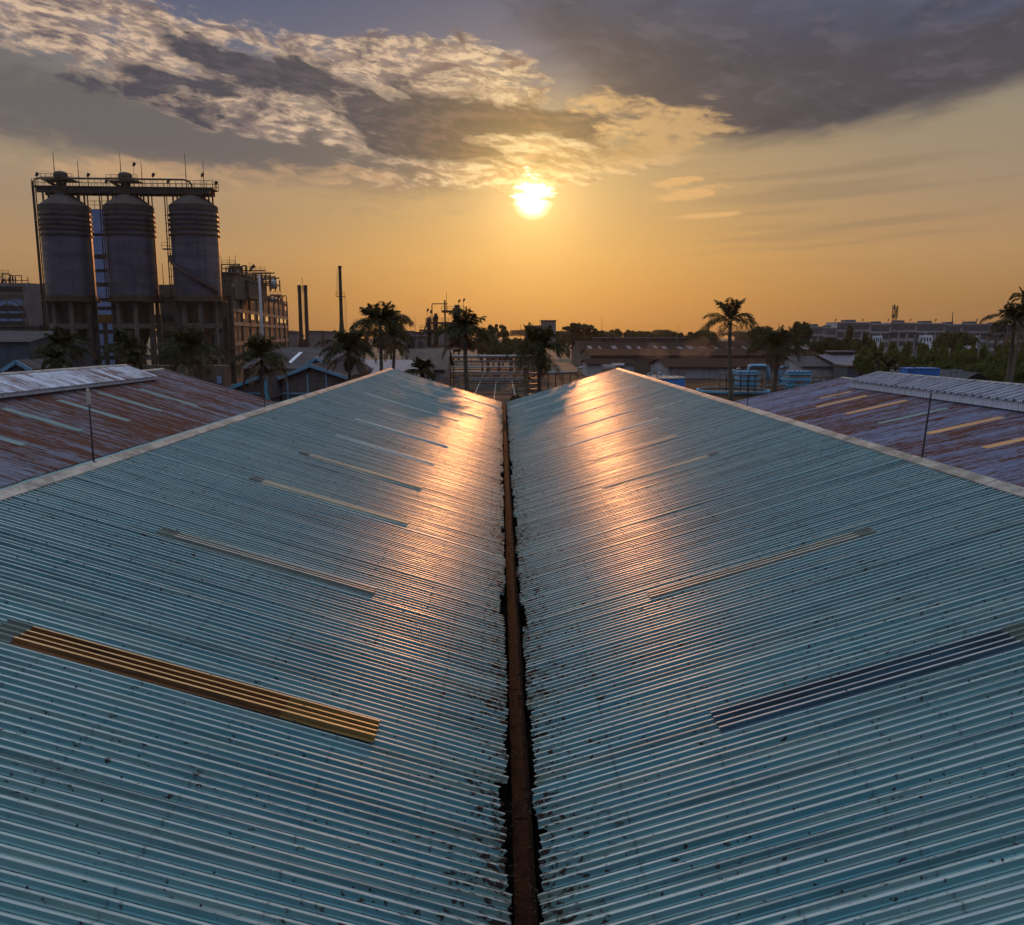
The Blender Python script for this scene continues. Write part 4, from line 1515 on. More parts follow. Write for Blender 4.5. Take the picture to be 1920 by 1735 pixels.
LIT = mat('lit_window', glow_fn)
for i in range(9):
    for zf in (0.66, 0.46, 0.26, 0.86):
        for h in range(3):
            if rnd.random() < 0.35: continue
            p = A3 + dv * ((i + .2 + h * .22) / 9) + n3 * .06 + Vector((0, 0, zt * zf))
            q = p + dv * (.17 / 9)
            mb = MB()
            hh = 1.5
            mb.quad(p, q, q + Vector((0, 0, hh)), p + Vector((0, 0, hh)))
            mb.build('window', LIT if (zf == 0.66 and rnd.random() < .75) or rnd.random() < 0.06 else DARK, t)
# front face (towards the silos) with platforms
mb = MB()
for i in range(5):
    z = 4 + i * 4.2
    a = A3 + Vector((0, -.3, z))
    b = Vector((A2.x - 9, A2.y - .3 + 2, z))
    mb.beam(a, b, 1.4, 0.25)
    railing(mb, [a + Vector((0, -.6, 0)), b + Vector((0, -.6, 0))], 1.1, 0.08, 1.5)
    mb.beam(a + Vector((-2, -.5, 0)), b + Vector((2, -.5, 4.2)), 0.3)
mb.build('stair_platforms', BROWNSTEEL, t)

# stepped roof storeys with pipework
def hbox(label, name, px0, px1, pyt, pyb, Y, depth, m, cat='building', win=0):
    a, b = W(px0, pyt, Y), W(px1, pyb, Y)
    t = thing(name, ((a.x + b.x) / 2, Y + depth / 2, max(0, b.z)), label, cat)
    mb = MB()
    mb.box(a.x, b.x, Y, Y + depth, b.z, a.z)
    mb.build('wall', m, t)
    mb = MB()
    mb.box(a.x - .3, b.x + .3, Y - .3, Y + depth, a.z, a.z + .35)
    mb.build('roof', CONC, t)
    for k in range(win):
        mb = MB()
        w = (b.x - a.x) / (win * 1.6 + .6)
        x = a.x + w * (.6 + k * 1.6)
        mb.box(x, x + w, Y - .06, Y, b.z + (a.z - b.z) * .35, b.z + (a.z - b.z) * .75)
        mb.build('window', DARK, t)
    return t


hbox('concrete storey on top of the plant building, next to the right silo', 'roof_storey', 413, 440, 513, 560, 203, 14, BRWALL, win=2)
hbox('second, lower storey on top of the plant building', 'roof_storey', 438, 468, 528, 560, 212, 16, BRWALL, win=3)
hbox('tall narrow brown wall section between right silo and plant building', 'stair_tower', 412, 433, 555, 712, 199, 8, BRWALL, win=2)


def pipework(label, px0, px1, pyt, pyb, Y, seed, cols, levels, name='rooftop_pipework', dep=6.0, vessels=2, r=0.16):
    rnd = random.Random(seed)
    a, b = W(px0, pyt, Y), W(px1, pyb, Y)
    t = thing(name, ((a.x + b.x) / 2, Y, b.z), label, 'pipework')
    mb = MB()
    for i in range(cols + 1):
        x = a.x + (b.x - a.x) * i / cols
        for y in (Y, Y + dep):
            hh = a.z - rnd.uniform(0, (a.z - b.z) * .45)
            mb.beam((x, y, b.z - .5), (x, y, hh), r * 1.5)
    for l in range(1, levels + 1):
        z = b.z + (a.z - b.z) * l / levels * rnd.uniform(.82, 1)
        i0 = rnd.randint(0, max(0, cols // 2 - 1)) if l == levels else 0
        i1 = cols - (rnd.randint(0, cols // 3) if l > 1 else 0)
        x0, x1 = a.x + (b.x - a.x) * i0 / cols, a.x + (b.x - a.x) * i1 / cols
        for y in (Y, Y + dep):
            mb.beam((x0, y, z), (x1, y, z), r * 1.6)
        railing(mb, [(x0, Y, z), (x1, Y, z)], 1.0, 0.07, 1.2)
    mb.build('frame', BROWNSTEEL, t)
    mb = MB()
    for k in range(cols * 2):
        x = rnd.uniform(a.x, b.x)
        x2 = x + rnd.uniform(-3, 3)
        x2 = min(max(x2, a.x), b.x)
        z = rnd.uniform(b.z + 1, a.z)
        z2 = rnd.uniform(b.z, z)
        y = Y + rnd.uniform(-.5, dep)
        mb.tube([(x, y, b.z - .3), (x, y, z - .3), (x + .3 * (1 if x2 > x else -1), y, z), (x2, y, z), (x2, y, z2)], rnd.uniform(.09, .24), 6)
    mb.build('pipes', STEEL, t)
    for k in range(vessels):
        mb = MB()
        x = a.x + (b.x - a.x) * (k + .5) / vessels + rnd.uniform(-1, 1)
        h = (a.z - b.z) * rnd.uniform(.35, .6)
        mb.lathe((x, Y + dep * .5, b.z), [(0.9, 0), (1.1, .3), (1.1, h * .8), (.7, h), (0.1, h + .2)], 14, False)
        mb.build('vessel', GALV, t, smooth=True)
    return t


pipework('pipes and vessels on the storey beside the right silo', 415, 449, 494, 514, 204, 1, 4, 2, r=0.16)
pipework('tangle of open steelwork and pipes on the plant building roof', 444, 508, 507, 540, 224, 2, 7, 4, dep=9, vessels=3, r=0.2)
pipework('low pipes near the right end of the plant building roof', 498, 528, 553, 564, 262, 3, 4, 1, vessels=1, r=.15)
for px, py, Y in ((414, 478, 205), (430, 480, 205), (441, 477, 206), (468, 492, 222), (474, 497, 224), (526, 557, 290)):
    q = W(px, py, Y)
    mast('lightning_rod', q.x, Y, q.z - 4.5, 4.5, 'thin rod above the plant building pipework', 'rods above the plant building', r=0.1)
# floodlight pole (white) in front of the plant building
q0, q1 = W(487, 515, 165), W(487, 690, 165)
t = thing('light_pole', (q0.x, 165, 0), 'tall white tapering pole in front of the plant building', 'pole')
mb = MB()
mb.tube([(q0.x, 165, 0), (q0.x - .1, 165, q0.z)], [0.42, 0.2], 10)
mb.build('pole', WHITE, t, smooth=True)
mb = MB()
mb.beam((q0.x - 3.5, 165, q0.z), (q0.x + .1, 165, q0.z), 0.12)
mb.tube([(q0.x - 2.1, 165, q0.z), (q0.x - 1.5, 165, q0.z + 1.3), (q0.x - .9, 165, q0.z + 1.7)], [.1, .25, .4], 6)
mb.build('lamp_arm', STEEL, t)
q0 = W(534, 608, 300)
mast('light_pole', q0.x, 300, 0, q0.z, 'short pale pole at the right corner of the plant building', None, r=0.3, cat='pole')

# chimneys
t = thing('twin_chimney', (W(568, 620, 215).x, 215, 0), 'pair of thin dark chimneys with a ladder between them', 'chimney')
for px in (561, 572.5):
    q, m_, b = W(px - (.8 if px < 568 else -.8) * 0, 535, 215), W(px, 600, 215), W(px + (1 if px > 568 else -1), 640, 215)
    mb = MB()
    mb.lathe((q.x, 215, 0), [(1.0, 0), (.9, 6), (.50, 10.5), (.42, q.z - 1.5), (.50, q.z - 1.5), (.50, q.z)], 18)
    mb.build('stack', STEEL, t, smooth=True, auto=R(40))
mb = MB()
xa_, xb_ = W(564.8, 535, 215).x, W(568.8, 535, 215).x
zt_, zb_ = W(568, 536, 215).z, W(568, 606, 215).z
for x in (xa_, xb_): mb.beam((x, 214.6, zb_), (x, 214.6, zt_), 0.07)
k = zb_
while k < zt_:
    mb.beam((xa_, 214.6, k), (xb_, 214.6, k), 0.07)
    k += 0.75
mb.build('ladder', BROWNSTEEL, t)
mb = MB()
mb.tube([((xa_ + xb_) / 2, 215, zt_ - 2), ((xa_ + xb_) / 2, 215, W(568, 520, 215).z)], .06, 5)
mb.build('lightning_rod', STEEL, t)
q = W(637, 499, 235)
t = thing('chimney', (q.x, 235, 0), 'single tall thin chimney with a ladder and a small platform', 'chimney')
mb = MB()
mb.lathe((q.x, 235, 0), [(1.2, 0), (1.0, 9), (0.52, 16), (.42, q.z - .6), (.52, q.z - .6), (.52, q.z)], 18)
mb.build('stack', STEEL, t, smooth=True, auto=R(40))
mb = MB()
zz = W(637, 556, 235).z
mb.box(q.x - 1.1, q.x + 1.3, 233.9, 236, zz - .12, zz)
railing(mb, [(q.x - 1.1, 233.9, zz), (q.x + 1.3, 233.9, zz)], 1.1, 0.08, 0.8)
mb.build('platform', BROWNSTEEL, t)
mb = MB()
for z0, z1, sx in ((zz, q.z - 1, -1.0), (4, zz, 1.15)):
    for x in (q.x + sx, q.x + sx + .35): mb.beam((x, 234.6, z0), (x, 234.6, z1), 0.05)
    k = z0
    while k < z1:
        mb.beam((q.x + sx, 234.6, k), (q.x + sx + .35, 234.6, k), 0.05)
        k += 0.9
mb.build('ladder', BROWNSTEEL, t)

# far left buildings ---------------------------------------------------
q0, q1 = W(-120, 531, 232), W(52, 531, 232)
q2 = W(71, 533, 232)
t = thing('office_block', (q1.x, 236, 0), 'lilac-grey factory block with window bands at the left edge of the photo', 'building')
mb = MB()
zt = q1.z
cs = [(q0.x, 232), (q1.x, 232), (q1.x + 3.4, 240), (q0.x, 260)]
vs = [(x, y, 0) for x, y in cs] + [(x, y, zt) for x, y in cs]
mb.add(vs, [(0, 1, 5, 4), (1, 2, 6, 5), (2, 3, 7, 6), (3, 0, 4, 7), (4, 5, 6, 7)])
mb.build('wall', LILAC, t)
for i, py in enumerate((541, 555, 577, 591, 606)):
    z = W(40, py, 232).z
    mb = MB()
    mb.box(q0.x + 1, q1.x - 1.5, 231.85, 232, z - .9, z + .5)
    mb.build('window_band', DARK if i != 1 else BRWALL, t)
for i, py in enumerate((566, 585, 598)):
    z = W(40, py, 232).z
    for k in range(6):
        mb = MB()
        x = q1.x - 2 - k * 4.4
        mb.box(x - 3.9, x, 231.9, 232, z - 1.1, z + 1.0)
        mb.build('panel', BLUEPANEL, t)
pipework('curved pipes on the roof of the lilac factory block', -20, 30, 512, 532, 233, 9, 4, 2, vessels=0, r=.12)
t = thing('duct_arch', (W(18, 600, 200).x, 200, 0), 'round-arched dark pipes in front of the lilac factory block', 'pipework')
for rr_, off in ((4.4, 0), (3.2, .4)):
    mb = MB()
    c0 = W(16, 597, 200)
    mb.tube([(c0.x + rr_ * math.cos(a), 200 + off, c0.z + rr_ * 1.0 * math.sin(a)) for a in [PI * k / 12 for k in range(13)]] + [(c0.x - rr_, 200 + off, 5)], .16, 6)
    mb.tube([(c0.x + rr_, 200 + off, 5), (c0.x + rr_, 200 + off, c0.z)], .16, 6)
    mb.build('arch_pipe', STEEL, t)


def shed(name, label, x0, x1, y0, y1, ze, zr, wallm, roofm, axis='y', over=0.4, trim=None, cat='shed', ribs=True, z0=0.0, rise_at=0.5, front='gable_wall'):
    """pitched-roof shed; ridge along y (gable faces the camera) or along x"""
    t = thing(name, ((x0 + x1) / 2, (y0 + y1) / 2, z0), label, cat)
    mb = MB()
    if axis == 'y':
        xm = x0 + (x1 - x0) * rise_at
        prof = [(x0, z0), (x1, z0), (x1, ze), (xm, zr), (x0, ze)]
        vs = [(x, y0, z) for x, z in prof] + [(x, y1, z) for x, z in prof]
    else:
        ym = y0 + (y1 - y0) * rise_at
        prof = [(y0, z0), (y1, z0), (y1, ze), (ym, zr), (y0, ze)]
        vs = [(x0, y, z) for y, z in prof] + [(x1, y, z) for y, z in prof]
    mb.add(vs, [(4, 3, 2, 1, 0), (5, 6, 7, 8, 9), (0, 1, 6, 5), (1, 2, 7, 6), (4, 0, 5, 9)])
    mb.build('wall', wallm, t)
    th = 0.1
    rm = MB()
    if axis == 'y':
        for xe in (x0 - over, x1 + over):
            sgn = 1 if xe > xm else -1
            zz = ze - (zr - ze) / abs((x1 if sgn > 0 else x0) - xm) * over
            rm.add([(xm, y0 - over, zr + th), (xe, y0 - over, zz + th), (xe, y1 + over, zz + th), (xm, y1 + over, zr + th),
                    (xm, y0 - over, zr + .02), (xe, y0 - over, zz + .02), (xe, y1 + over, zz + .02), (xm, y1 + over, zr + .02)],
                   [(0, 1, 2, 3), (7, 6, 5, 4), (0, 4, 5, 1), (1, 5, 6, 2), (2, 6, 7, 3)])
            n = int((y1 - y0) / 0.9)
            for k in range(n):
                y = y0 + (k + .5) * (y1 - y0) / n
                rm.beam((xm, y, zr + th + .02), (xe, y, zz + th + .02), 0.12, 0.06)
    else:
        for ye in (y0 - over, y1 + over):
            sgn = 1 if ye > ym else -1
            zz = ze - (zr - ze) / abs((y1 if sgn > 0 else y0) - ym) * over
            rm.add([(x0 - over, ym, zr + th), (x0 - over, ye, zz + th), (x1 + over, ye, zz + th), (x1 + over, ym, zr + th),
                    (x0 - over, ym, zr + .02), (x0 - over, ye, zz + .02), (x1 + over, ye, zz + .02), (x1 + over, ym, zr + .02)],
                   [(3, 2, 1, 0), (4, 5, 6, 7), (1, 5, 4, 0), (2, 6, 5, 1), (3, 7, 6, 2)])
            n = int((x1 - x0) / 0.9)
            for k in range(n):
                x = x0 + (k + .5) * (x1 - x0) / n
                rm.beam((x, ym, zr + th + .02), (x, ye, zz + th + .02), 0.12, 0.06)
    rm.build('roof', roofm, t)
    if trim and axis == 'y':
        tb = MB()
        for xe in (x0 - over, x1 + over):
            zz = ze - (zr - ze) / abs((x1 if xe > xm else x0) - xm) * over
            tb.beam((xm, y0 - over - .06, zr - .1), (xe, y0 - over - .06, zz - .1), 0.12, 0.42)
        tb.build('verge_trim', trim, t)
    return t


def sx(px, Y): return (px - 940) / FPX * Y * 1.0
def sz(py, Y): return W(940, py, Y).z


# dark blue shed at the far left, ridge across
shed('storage_shed', 'dark blue metal shed with a grey roof at the left edge, below the lilac block', W(-160, 640, 150).x, W(54, 640, 150).x, 150, 172, W(40, 641, 150).z, W(60, 622, 160).z,
     SHEDBLUE, GREYROOF, 'x', 0.5)
hbox('low flat concrete roof terrace behind the dark blue shed', 'flat_roof_block', -90, 76, 613, 640, 185, 18, CONC)
shed('small_blue_gable', 'tiny roof with a pale blue gable trim peeking over the left rusty roof', W(8, 690, 92).x, W(58, 690, 92).x, 92, 100, W(30, 692, 92).z, W(38, 677, 92).z, SHEDBLUE, GREYROOF, 'y', 0.2, TRIMBLUE)

# brick gable house with pale blue verge
Yg = 108
x0, x1 = W(527, 700, Yg).x, W(648, 700, Yg).x
zr_ = W(578, 684, Yg).z
t = shed('brick_gable_house', 'brick gable building with a pale blue verge, left of the left ridge', x0, x1, Yg, Yg + 26, W(527, 706, Yg).z, zr_, MATS['brick'], GREYROOF, 'y', 0.35, TRIMBLUE, 'building', rise_at=0.46)
mb = MB()
for px in (539, 577, 612):
    x = W(px, 720, Yg).x
    mb.box(x - .1, x + .1, Yg - .08, Yg, 0, W(px, 700, Yg).z)
z = W(560, 738, Yg).z
mb.box(x0, x1, Yg - .1, Yg - .02, z - .1, z + .1)
mb.build('blue_frame', TRIMBLUE, t)
# lower wing on its left
x2 = W(418, 700, Yg - 6).x
t = shed('brick_wing', 'lower brick wing with a bright blue eave, left of the brick gable building', x2, x0 - .3, Yg - 6, Yg + 10, W(418, 731, Yg - 6).z, W(510, 703, Yg - 6).z,
         MATS['brick'], GREYROOF, 'y', 0.25, SKYBLUE, 'building', rise_at=0.93)
mb = MB()
z = W(500, 738, Yg - 6).z
mb.box(x2, x0 - .4, Yg - 6.1, Yg - 6.02, z - .1, z + .1)
for px in (500,):
    x = W(px, 720, Yg - 6).x
    mb.box(x - .1, x + .1, Yg - 6.08, Yg - 6, 0, W(px, 706, Yg - 6).z)
mb.build('blue_frame', TRIMBLUE, t)
# stepped pale roof behind with blue verge, then big brown roof
Yh = 122
shed('stepped_roof_house', 'second pale-blue-edged roof stepped up behind the brick gable', W(560, 690, Yh).x, W(668, 690, Yh).x, Yh, Yh + 26, W(640, 697, Yh).z, W(592, 671, Yh).z, MATS['brick'], PALEROOF, 'y', 0.35,
     TRIMBLUE, 'building', rise_at=0.3)
t = shed('brown_plant_hall', 'wide brown metal roof with one white roof light, behind the brick gable', W(470, 690, 150).x, W(640, 690, 150).x, 146, 176, W(560, 691, 146).z, W(560, 652, 165).z, BRWALL, GREYROOF, 'x', .5)
mb = MB()
za_, zb_2 = W(548, 665, 155), W(538, 680, 150)
z0_, z1_ = W(560, 691, 146).z, W(560, 652, 165).z
f = lambda y: z0_ + (z1_ - z0_) * (y - 146) / 15 + .18
xa_, = (W(541, 680, 150).x,)
mb.quad((xa_, 149, f(149)), (xa_ + .7, 149, f(149)), (xa_ + 1.0, 157, f(157)), (xa_ + .3, 157, f(157)))
mb.build('roof_light', FASCIA, t)
shed('low_grey_shed', 'long low grey roof below the twin chimneys', W(572, 660, 205).x, W(660, 660, 205).x, 200, 214, W(600, 662, 200).z, W(600, 654, 207).z, BRWALL, PALEROOF, 'x', .4)
# sunlit corrugated roof strip beyond the tall palm
shed('sunlit_roof_shed', 'pale corrugated roof catching the low sun behind the tall palm', W(668, 700, 128).x, W(788, 700, 128).x, 124, 152, W(700, 706, 124).z, W(700, 676, 138).z, WHITE, PALEROOF, 'x', .5)
# dark brown shed with its gable end by the road
t = shed('brown_gable_shed', 'brown sheet-metal shed whose steep roof ends beside the road', W(762, 690, 165).x, W(838, 690, 165).x, 158, 178, W(800, 692, 158).z, W(800, 655, 168).z, LILAC, BRWALL, 'x', .6)

# rows of pale saw-tooth monitors in the distance left of the process tower
for i, (px, w) in enumerate(((505, 22), (545, 24), (590, 26), (616, 20), (760, 26), (786, 24), (805, 22), (832, 22), (860, 24))):
    a = W(px, 622 + (i % 3), 330)
    hbox('pale saw-tooth roof block on the hazy plant, %s' % ('below the twin chimneys' if px < 640 else 'around the process tower'), 'sawtooth_block', px - w / 2, px + w / 2, 622 + (i % 2) * 2, 652, 335 + i, 10, LILAC, win=0)
for o in [o for o in bpy.data.objects if o.name.startswith('sawtooth_block')]:
    o['group'] = 'pale saw-tooth roof blocks'
hbox('pale concrete tank house under the process tower', 'tank_house', 762, 800, 632, 668, 250, 12, LILAC, win=2)

# process tower ------------------------------------------------------------
Yt = 232
t = thing('process_tower', (W(838, 660, Yt).x, Yt, 0), 'open steel process tower with two columns and platforms, left of the road', 'tower')


def wt(px, py, y=Yt): return W(px, py, y)


mb = MB()
for px, py in ((801, 597), (834, 563), (850, 600), (874, 575), (788, 618), (813, 597)):
    for yy in (Yt, Yt + 6):
        p = wt(px, py, yy)
        mb.beam((p.x, yy, 0), (p.x, yy, wt(px, py).z), 0.42)
mb.beam(wt(810, 570), wt(839, 570), 0.25)
mb.beam(wt(810, 570), wt(810, 640), 0.25)
for a, b in (((801, 668), (834, 604)), ((834, 604), (864, 640)), ((801, 650), (860, 650)), ((788, 640), (801, 604))):
    mb.beam(wt(*a), wt(*b), 0.35)
mb.build('frame', BROWNSTEEL, t)
for (a, b, py) in ((828, 871, 582), (798, 862, 604), (788, 870, 618), (798, 872, 652)):
    mb = MB()
    p, q = wt(a, py), wt(b, py)
    mb.box(p.x, q.x, Yt - .5, Yt + 6.5, p.z - .55, p.z)
    mb.build('floor', BAND if py > 640 else BROWNSTEEL, t)
    mb = MB()
    railing(mb, [(p.x, Yt - .5, p.z), (q.x, Yt - .5, p.z)], 1.05, 0.09, 1.5)
    mb.build('railing', BROWNSTEEL, t)
for px, r_, pyt, pyb in ((817, 0.62, 588, 655), (857, 1.05, 572, 660), (805, 0.42, 594, 655), (849, .8, 604, 655)):
    p, b = wt(px, pyt, Yt + 3), wt(px, pyb, Yt + 3)
    mb = MB()
    h = p.z - b.z
    mb.lathe((p.x, Yt + 3, b.z), [(r_, 0), (r_, h * .85), (r_ * 1.25, h * .86), (r_ * 1.25, h * .92), (r_ * .8, h * .93), (r_ * .7, h)], 16)
    mb.build('vessel', STEEL, t, smooth=True, auto=R(40))
for px, py, b in ((837, 546, 582), (801, 583, 600), (807, 586, 604), (860, 566, 575), (869, 564, 582), (778, 593, 640)):
    p, q = wt(px, py), wt(px, b)
    mast('tower_lamp' if px != 837 else 'lightning_rod', p.x, Yt, q.z, p.z - q.z, 'thin lamp post or rod on the process tower', 'lamp posts and rods on the process tower', px != 837 and px != 778, r=0.08, cat='lamp')

# pipe bridges across the road ---------------------------------------------------
def pipe_bridge(label, px0, px1, py_top, Y, zlow, n=5, dia=0.35):
    a, b = W(px0, py_top, Y), W(px1, py_top, Y)
    t = thing('pipe_bridge', ((a.x + b.x) / 2, Y, 0), label, 'pipe bridge')
    mb = MB()
    for k, (dz_, r_) in enumerate(((0, dia), (-1.2, .16), (-1.6, .12))[:3]):
        mb.tube([(a.x, Y + k * .5, a.z + dz_), (b.x, Y + k * .5, a.z + dz_)], r_, 8)
    mb.build('pipes', GALV, t)
    mb = MB()
    for i in range(n + 1):
        x = a.x + (b.x - a.x) * i / n
        if i in (0, n) or not (-6 < x < 3):
            mb.beam((x, Y - .4, 0), (x, Y - .4, a.z - .5), 0.22)
    zt2, zb2_ = a.z - .5, a.z - 2.1
    for z in (zt2, zb2_):
        mb.beam((a.x, Y - .4, z), (b.x, Y - .4, z), 0.16)
    m_ = int(abs(b.x - a.x) / 1.8)
    for i in range(m_):
        x = a.x + (b.x - a.x) * i / m_
        x2 = a.x + (b.x - a.x) * (i + 1) / m_
        mb.beam((x, Y - .4, zb2_), (x, Y - .4, zt2), 0.1)
        mb.beam((x, Y - .4, zb2_ if i % 2 else zt2), (x2, Y - .4, zt2 if i % 2 else zb2_), 0.08)
    mb.build('truss', BROWNSTEEL, t)
    return t


pipe_bridge('silvery pipe bridge crossing above the road, farthest and highest', 842, 1010, 668, 205, 3)
pipe_bridge('lower rusty pipe truss crossing the road nearer to the roofs', 845, 1000, 688, 172, 2, dia=.14)
pipe_bridge('thin pipe rail crossing just above the road', 850, 985, 698, 160, 1, dia=.10)
t = thing('white_pipe', (W(1060, 698, 150).x, 150, 0), 'white pipe ending in an upturned bend, right of the road palms', 'pipe')
mb = MB()
a, b = W(1028, 699, 150), W(1083, 699, 150)
mb.tube([a, b, b + Vector((.15, 0, .15)), b + Vector((.15, 0, .85)), b + Vector((.9, 0, .95))], .2, 8)
mb.build('pipe', WHITE, t, smooth=True)
mb = MB()
for k in range(5):
    x = a.x + (b.x - a.x) * k / 4
    mb.box(x - .1, x + .1, 149.9, 150.1, 0, a.z - .1)
mb.build('supports', BROWNSTEEL, t)
# steel stair beside the road
t = thing('steel_stair', (W(1000, 730, 128).x, 128, 0), 'sunlit rusty steel stair tower between the road and the broad palm', 'stair')
mb = MB()
a, b = W(990, 699, 128), W(1012, 735, 128)
for k in range(7):
    z = a.z - (a.z - 0.2) * k / 7
    mb.box(a.x, b.x, 127.4, 128.8, z - .1, z)
    if k < 6:
        mb.beam((a.x if k % 2 else b.x, 127.5, z), (b.x if k % 2 else a.x, 127.5, z - (a.z - .2) / 7), .2)
for x in (a.x, b.x):
    for y in (127.4, 128.8):
        mb.beam((x, y, 0), (x, y, a.z + .8), .14)
mb.build('stair_frame', BROWNSTEEL, t)
mb = MB()
railing(mb, [(a.x, 127.3, a.z), (b.x, 127.3, a.z)], 1.0, .06, .7)
mb.build('railing', BROWNSTEEL, t)
# fence and gate near road left
t = thing('steel_gate', (W(835, 720, 130).x, 130, 0), 'dark barred gate at the left side of the road', 'gate')
mb = MB()
a, b = W(833, 690, 130), W(856, 718, 130)
for k in range(14):
    x = a.x + (b.x - a.x) * k / 13
    mb.beam((x, 130, .2), (x, 130, 5.2), .05)
for z in (.3, 2.7, 5.1): mb.beam((a.x, 130, z), (b.x, 130, z), .08)
mb.build('bars', STEEL, t)
mb = MB()
for x in (a.x - .3, b.x + .3): mb.box(x - .2, x + .2, 129.8, 130.2, 0, 5.6)
mb.build('posts', LILAC, t)

# right middle: factories ------------------------------------------------------
shed('long_factory', 'long dark factory roof with a row of small roof vents, below the far treeline', W(1085, 650, 300).x, W(1440, 650, 300).x, 290, 330, W(1200, 658, 290).z, W(1200, 640, 310).z, BRWALL, BROWNROOF, 'x', .6, cat='factory')
for k in range(9):
    px = 1121 + k * 19.3
    a = W(px, 634, 309)
    t = thing('roof_vent', (a.x, 309, W(px, 641, 309).z), 'small boxy roof vent on the long dark factory', 'vent', 'roof vents on the long dark factory')
    mb = MB()
    zb3 = W(px, 642, 309).z
    mb.box(a.x - 1.2, a.x + 1.2, 307.5, 310.5, zb3 - .4, a.z)
    mb.build('housing', GREYROOF, t)
    mb = MB()
    mb.box(a.x - 1.5, a.x + 1.5, 307.2, 310.8, a.z, a.z + .25)
    mb.build('cap', PALEROOF, t)
t = bpy.data.objects['long_factory']
rnd = random.Random(12)
z0_, z1_ = W(1200, 658, 290).z, W(1200, 640, 310).z
for k in range(13):
    px = 1062 + 40 + k * 24 + rnd.uniform(-6, 6)
    x = W(px, 650, 296).x
    mb = MB()
    w = rnd.uniform(.8, 1.9)
    fy = lambda y: z0_ + (z1_ - z0_) * (y - 290) / 20 + .2
    y0_ = 291 + rnd.uniform(0, 3)
    mb.quad((x, y0_, fy(y0_)), (x + w, y0_, fy(y0_)), (x + w, y0_ + 6, fy(y0_ + 6)), (x, y0_ + 6, fy(y0_ + 6)))
    mb.build('roof_light', PALEROOF, t)
shed('second_factory', 'lower brown factory roof with a pale gutter line, in front of the long dark factory', W(1102, 660, 262).x, W(1520, 660, 262).x, 252, 284, W(1200, 667, 252).z, W(1200, 655, 268).z, BRWALL, BROWNROOF, 'x', .5, cat='factory')
shed('third_factory', 'dark factory roof with a white stained wall, behind the blue tank and cooling towers', W(1245, 680, 228).x, W(1495, 680, 228).x, 222, 248, W(1300, 688, 222).z, W(1300, 673, 236).z, WHITE, BROWNROOF, 'x', .8, cat='factory')
shed('small_store', 'small shed with a pale wall beyond the right ridge tip', W(1098, 690, 236).x, W(1185, 690, 236).x, 232, 246, W(1140, 683, 232).z, W(1140, 674, 239).z, WHITE, BROWNROOF, 'x', .5, cat='factory')
shed('brown_roof_hall', 'brown-roofed hall with a stained white wall right of the cooling towers', W(1486, 690, 215).x, W(1565, 690, 215).x, 208, 232, W(1520, 687, 208).z, W(1520, 668, 222).z, WHITE, GREYROOF, 'x', .6, cat='factory')
t = shed('silver_roof_hall', 'hall with a light silvery roof and a small raised vent, left of the grove', W(1562, 690, 208).x, W(1640, 690, 208).x, 204, 230, W(1600, 685, 204).z, W(1600, 666, 219).z, BRWALL, PALEROOF, 'x', .6, cat='factory')
mb = MB()
a, b = W(1556, 658, 218), W(1594, 669, 218)
mb.box(a.x, b.x, 216.5, 219.5, b.z - 1, a.z - .3)
mb.build('vent_housing', GREYROOF, t)
mb = MB()
mb.box(a.x - .5, b.x + .5, 216, 220, a.z - .3, a.z)
mb.build('vent_cap', PALEROOF, t)
hbox('small dark hut in the gap below the silver roof', 'dark_hut', 1590, 1625, 688, 712, 190, 8, SHEDBLUE)
# ducts against the pale wall
t = thing('large_duct', (W(1160, 690, 225).x, 222, 0), 'grey horizontal duct and drum in front of the pale store wall', 'duct')
mb = MB()
a, b = W(1147, 686, 222), W(1170, 686, 222)
mb.tube([a, b], .7, 14)
mb.build('duct', GALV, t, smooth=True, auto=R(40))
mb = MB()
a = W(1129, 693, 220)
mb.tube([a, a + Vector((3.5, 1, 0))], 1.3, 16)
mb.build('drum', LILAC, t, smooth=True, auto=R(40))
mb = MB()
for px in (1129, 1150, 1168): mb.box(W(px, 690, 221).x - .2, W(px, 690, 221).x + .2, 221, 221.5, 0, W(px, 690, 221).z - .6)
mb.build('supports', BROWNSTEEL, t)

# blue tank
a = W(1222, 708, 172)
rT = (W(1283, 715, 172).x - a.x)
t = thing('storage_tank', (a.x, 172, 0), 'bright blue round storage tank just beyond the right ridge', 'tank')
mb = MB()
mb.lathe((a.x, 172, 0), [(rT, 0), (rT, a.z)], 48)
mb.build('shell', BLUE, t, smooth=True, auto=R(40))
mb = MB()
mb.lathe((a.x, 172, a.z), [(rT + .1, 0), (rT + .1, .15), (rT * .5, .35), (0.02, .4)], 48, False)
mb.build('lid', CREAM, t)
mb = MB()
railing(mb, [(a.x + rT * math.cos(q), 172 + rT * math.sin(q), a.z + .1) for q in [2 * PI * k / 24 for k in range(25)]], 1.15, 0.05, 1.0)
mb.build('railing', STEEL, t)
for px in (1212, 1232):
    p = W(px, 700, 168)
    tt = thing('tank_vent', (p.x, 168, a.z + .2), ('left', 'right')[px > 1220] + ' goose-neck vent on the lid of the bright blue tank', 'vent')
    mb = MB()
    mb.tube([(p.x, 168, a.z + .2), (p.x, 168, p.z - .5), (p.x + .2, 168, p.z - .1), (p.x + .6, 168, p.z), (p.x + .95, 168, p.z - .3)], .22, 8)
    mb.build('pipe', WHITE, tt, smooth=True)
    mb = MB()
    mb.tube([(p.x + .95, 168, p.z - .3), (p.x + 1.0, 168, p.z - .5)], [.3, .34], 8)
    mb.build('hood', SKYBLUE, tt)
